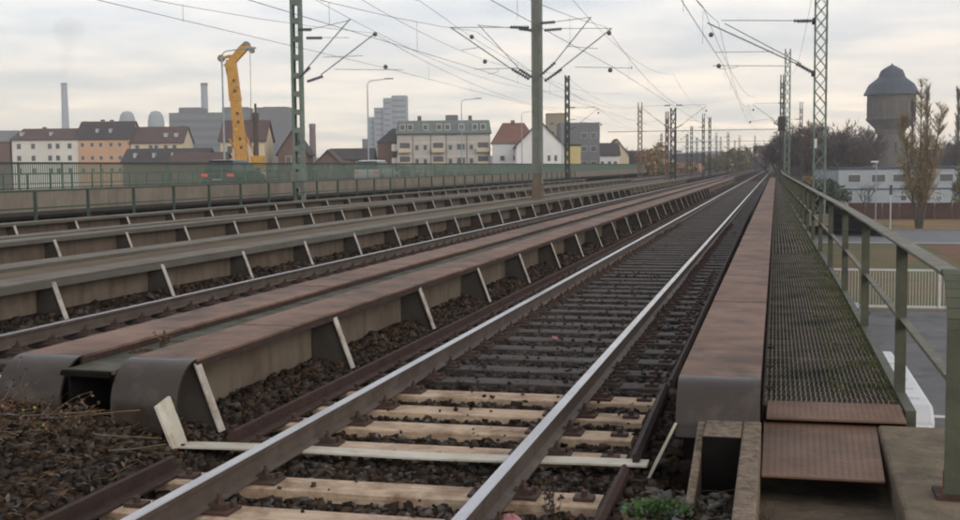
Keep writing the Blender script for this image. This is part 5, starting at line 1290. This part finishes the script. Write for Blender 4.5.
for (lx, ly, hh) in ((0, 0, 15.3), (-.9, .4, 11.5), (1.0, -.3, 12.4), (.4, .8, 9.5)):
    top = Vector((lx * 1.5, ly * 1.5, hh)); tr_.path([(lx * .15, ly * .15, 0), (lx * .6, ly * .6, hh * .35), tuple(top)], .13, 6, .015)
    for i in range(90):
        u = rd.uniform(.16, .98); p = Vector((lx * .6, ly * .6, hh * .35)).lerp(top, (u - .35) / .65) if u > .35 else Vector((lx * .3, ly * .3, hh * u)); a = rd.uniform(0, 2 * PI); L_ = (1 - u * .72) * 3.0 * rd.uniform(.6, 1.1)
        d = Vector((math.cos(a) * .62, math.sin(a) * .62, 1)).normalized(); q = [p, p + d * L_ * .5, p + d * L_ + Vector((0, 0, L_ * .12))]; br_.path(q, .018, 3, .006)
        for _ in range(30):
            v = q[0].lerp(q[2], rd.uniform(.15, 1)); o = Vector((rd.uniform(-1, 1), rd.uniform(-1, 1), 0)).normalized() * .018; br_.tri(v - o, v + o, v + Vector((rd.uniform(-.45, .45), rd.uniform(-.45, .45), rd.uniform(.0, .7))))
tr_.build('trunk', 'bark', yt); br_.build('crown', 'twig_yellow', yt, kind='stuff')
V_, F_ = leafy_mesh(5, 10.5, 2.1, 1500, .055, zc=.52, clumps=26, squash=.45); c_ = fast_mesh('leaves', V_, F_, 'fol_olive'); c_.parent = yt
yt.location = (16.6, 131, G); yt.scale = (1.35, 1.35, 1)
mk_leafy('smaller olive brown tree at the right edge before the white building', (23.6, 150, G), 8.2, 1.8, 9, 'fol_olive', 1500, .11, zc=.5, clumps=16)
mk_bare('bare shrub tree left of the white post', (12.6, 150, G), 5.5, 21, 'bark', levels=4, twigs=500, tw=.02)
mk_bare('dark bare bush before the white building wall', (24.5, 170, G), 5.5, 22, 'bark', levels=4, twigs=900, tw=.03)
# left and centre trees
GD = 'dark bare trees behind the road bridge'
spot2 = []
rd = random.Random(9)
for i in range(34):
    D = rd.uniform(230, 330); px = rd.uniform(292, 392) if i % 3 else rd.uniform(178, 300); ang = math.atan2((px - 480) / 1190.0, 1) - R(14); spot2.append((2.16 + D * math.sin(ang), D * math.cos(ang)))
for i, (x, y) in enumerate(spot2):
    o = copy_tree(pro[i % 3]); o['label'] = 'dark bare tree standing behind the road bridge parapet'; o['group'] = GD; o.location = (x, y, G - .2); s_ = rd.uniform(.50, .66); o.scale = (s_ * 1.5, s_ * 1.5, s_); o.rotation_euler.z = rd.uniform(0, 6.28)
def P(px, D): ang = math.atan2((px - 480) / 1190.0, 1) - R(14); return (2.16 + D * math.sin(ang) , D * math.cos(ang), G)
mk_leafy('rust yellow tree at the end of the road bridge', P(652, 235), 11.3, 3.8, 31, 'fol_rust', 1500, .22, zc=.6)
mk_leafy('yellow tree right of the rust yellow one', P(664, 250), 10.2, 3.2, 32, 'fol_yellow', 1300, .22, zc=.6)
mk_leafy('orange green tree between the far masts', P(690, 260), 8.2, 3.6, 33, 'fol_rust', 1100, .24, zc=.55)
mk_leafy('tall olive tree where the tracks vanish', P(733, 330), 13.5, 6.5, 34, 'fol_olive', 2600, .32, zc=.5)
mk_leafy('olive tree left of the pink house', P(718, 320), 11, 4.5, 35, 'fol_olive', 1800, .3, zc=.5)
mk_leafy('yellowish bush right of the pink house', P(781, 420), 8.0, 4.5, 36, 'fol_yellow', 1200, .34, zc=.5)
mk_leafy('green tree right of the vanishing point', P(790, 300), 8.5, 4.0, 37, 'fol_green', 1500, .28, zc=.5)
mk_leafy('bright yellow bush left of the tall right mast', P(806, 200), 5.8, 3.0, 38, 'fol_yellow', 1300, .18, zc=.5)
mk_leafy('dark green bush behind the handrail', P(830, 190), 5.2, 3.2, 39, 'fol_green', 1100, .2, zc=.5)
mk_leafy('dull green bushes near the small white house', P(590, 290), 7.0, 2.4, 40, 'fol_green', 900, .2, zc=.5)
mk_leafy('small dark fir green tree by the yellow house', P(575, 228), 7.2, 1.3, 41, 'fol_green', 700, .15, zc=.5)
mk_leafy('olive tree in front of the stepped tower block', P(376, 245), 10.0, 3.0, 42, 'fol_olive', 1200, .22, zc=.55)
GF = 'distant bare trees along the horizon'
rd = random.Random(19)
for i in range(74):
    D = rd.uniform(420, 620); px = rd.uniform(600, 830) if i % 3 else rd.uniform(560, 760); x, y, z = P(px, D)
    o = copy_tree(pro[i % 3]); o['label'] = 'small hazy tree on the horizon behind the far masts'; o['group'] = GF; o.location = (x, y, G); s_ = rd.uniform(.7, 1.0) * (1.1 if px < 640 else .95); o.scale = (s_ * 1.7, s_ * 1.7, s_); o.rotation_euler.z = rd.uniform(0, 6.28)

GW = 'dark wood behind the cream gable house'
rd = random.Random(4)
for i in range(16):
    x, y, z = P(rd.uniform(597, 630), rd.uniform(355, 400)); o = copy_tree(pro[i % 3]); o['label'] = 'tall dark tree in the wood behind the cream gable house'; o['group'] = GW; o.location = (x, y, G); s_ = rd.uniform(.85, 1.0); o.scale = (s_ * 1.3, s_ * 1.3, s_); o.rotation_euler.z = rd.uniform(0, 6.28)

# faint smoke above the tall chimney
sm = bpy.data.materials.new('smoke'); sm.use_nodes = True; n = sm.node_tree.nodes; n.clear()
ho = n.new('ShaderNodeOutputMaterial'); hv = n.new('ShaderNodeVolumePrincipled'); hv.inputs['Color'].default_value = (.62, .63, .68, 1); hv.inputs['Density'].default_value = .006
sm.node_tree.links.new(hv.outputs[0], ho.inputs['Volume']); M['smoke'] = sm
b = MB(); prof = [(.5, 99), (3.5, 104), (6, 115), (8, 128), (11, 140), (15, 149), (20, 156), (17, 163), (6, 168), (.5, 170)]; k0 = 0
for r_, z_ in prof:
    for i in range(14):
        a = 2 * PI * i / 14; b.v.append((-754 + (z_ - 99) * .16 + r_ * math.cos(a) * (1 + .25 * math.sin(z_ * .3 + 2 * a)), 1163 + r_ * math.sin(a), z_))
for j in range(len(prof) - 1):
    for i in range(14): b.face((j * 14 + i, j * 14 + (i + 1) % 14, (j + 1) * 14 + (i + 1) % 14, (j + 1) * 14 + i))
b.face(tuple(reversed(range(14)))); b.face(tuple((len(prof) - 1) * 14 + i for i in range(14)))
tag(b.build('smoke_plume', 'smoke', kind='stuff'), 'faint grey smoke plume rising from the tall chimney', 'smoke')

# ------------------------------------------------------------------ haze: one closed box of thin air round everything
hm = bpy.data.materials.new('haze'); hm.use_nodes = True; n = hm.node_tree.nodes; n.clear()
ho = n.new('ShaderNodeOutputMaterial'); hv = n.new('ShaderNodeVolumePrincipled'); hv.inputs['Color'].default_value = (.98, .98, 1, 1); hv.inputs['Density'].default_value = .0006; hv.inputs['Anisotropy'].default_value = .45
hm.node_tree.links.new(hv.outputs[0], ho.inputs['Volume']); M['haze'] = hm
MB().box(-1450, 1150, -250, 1950, G - 1.2, 178).build('haze', 'haze', kind='stuff')
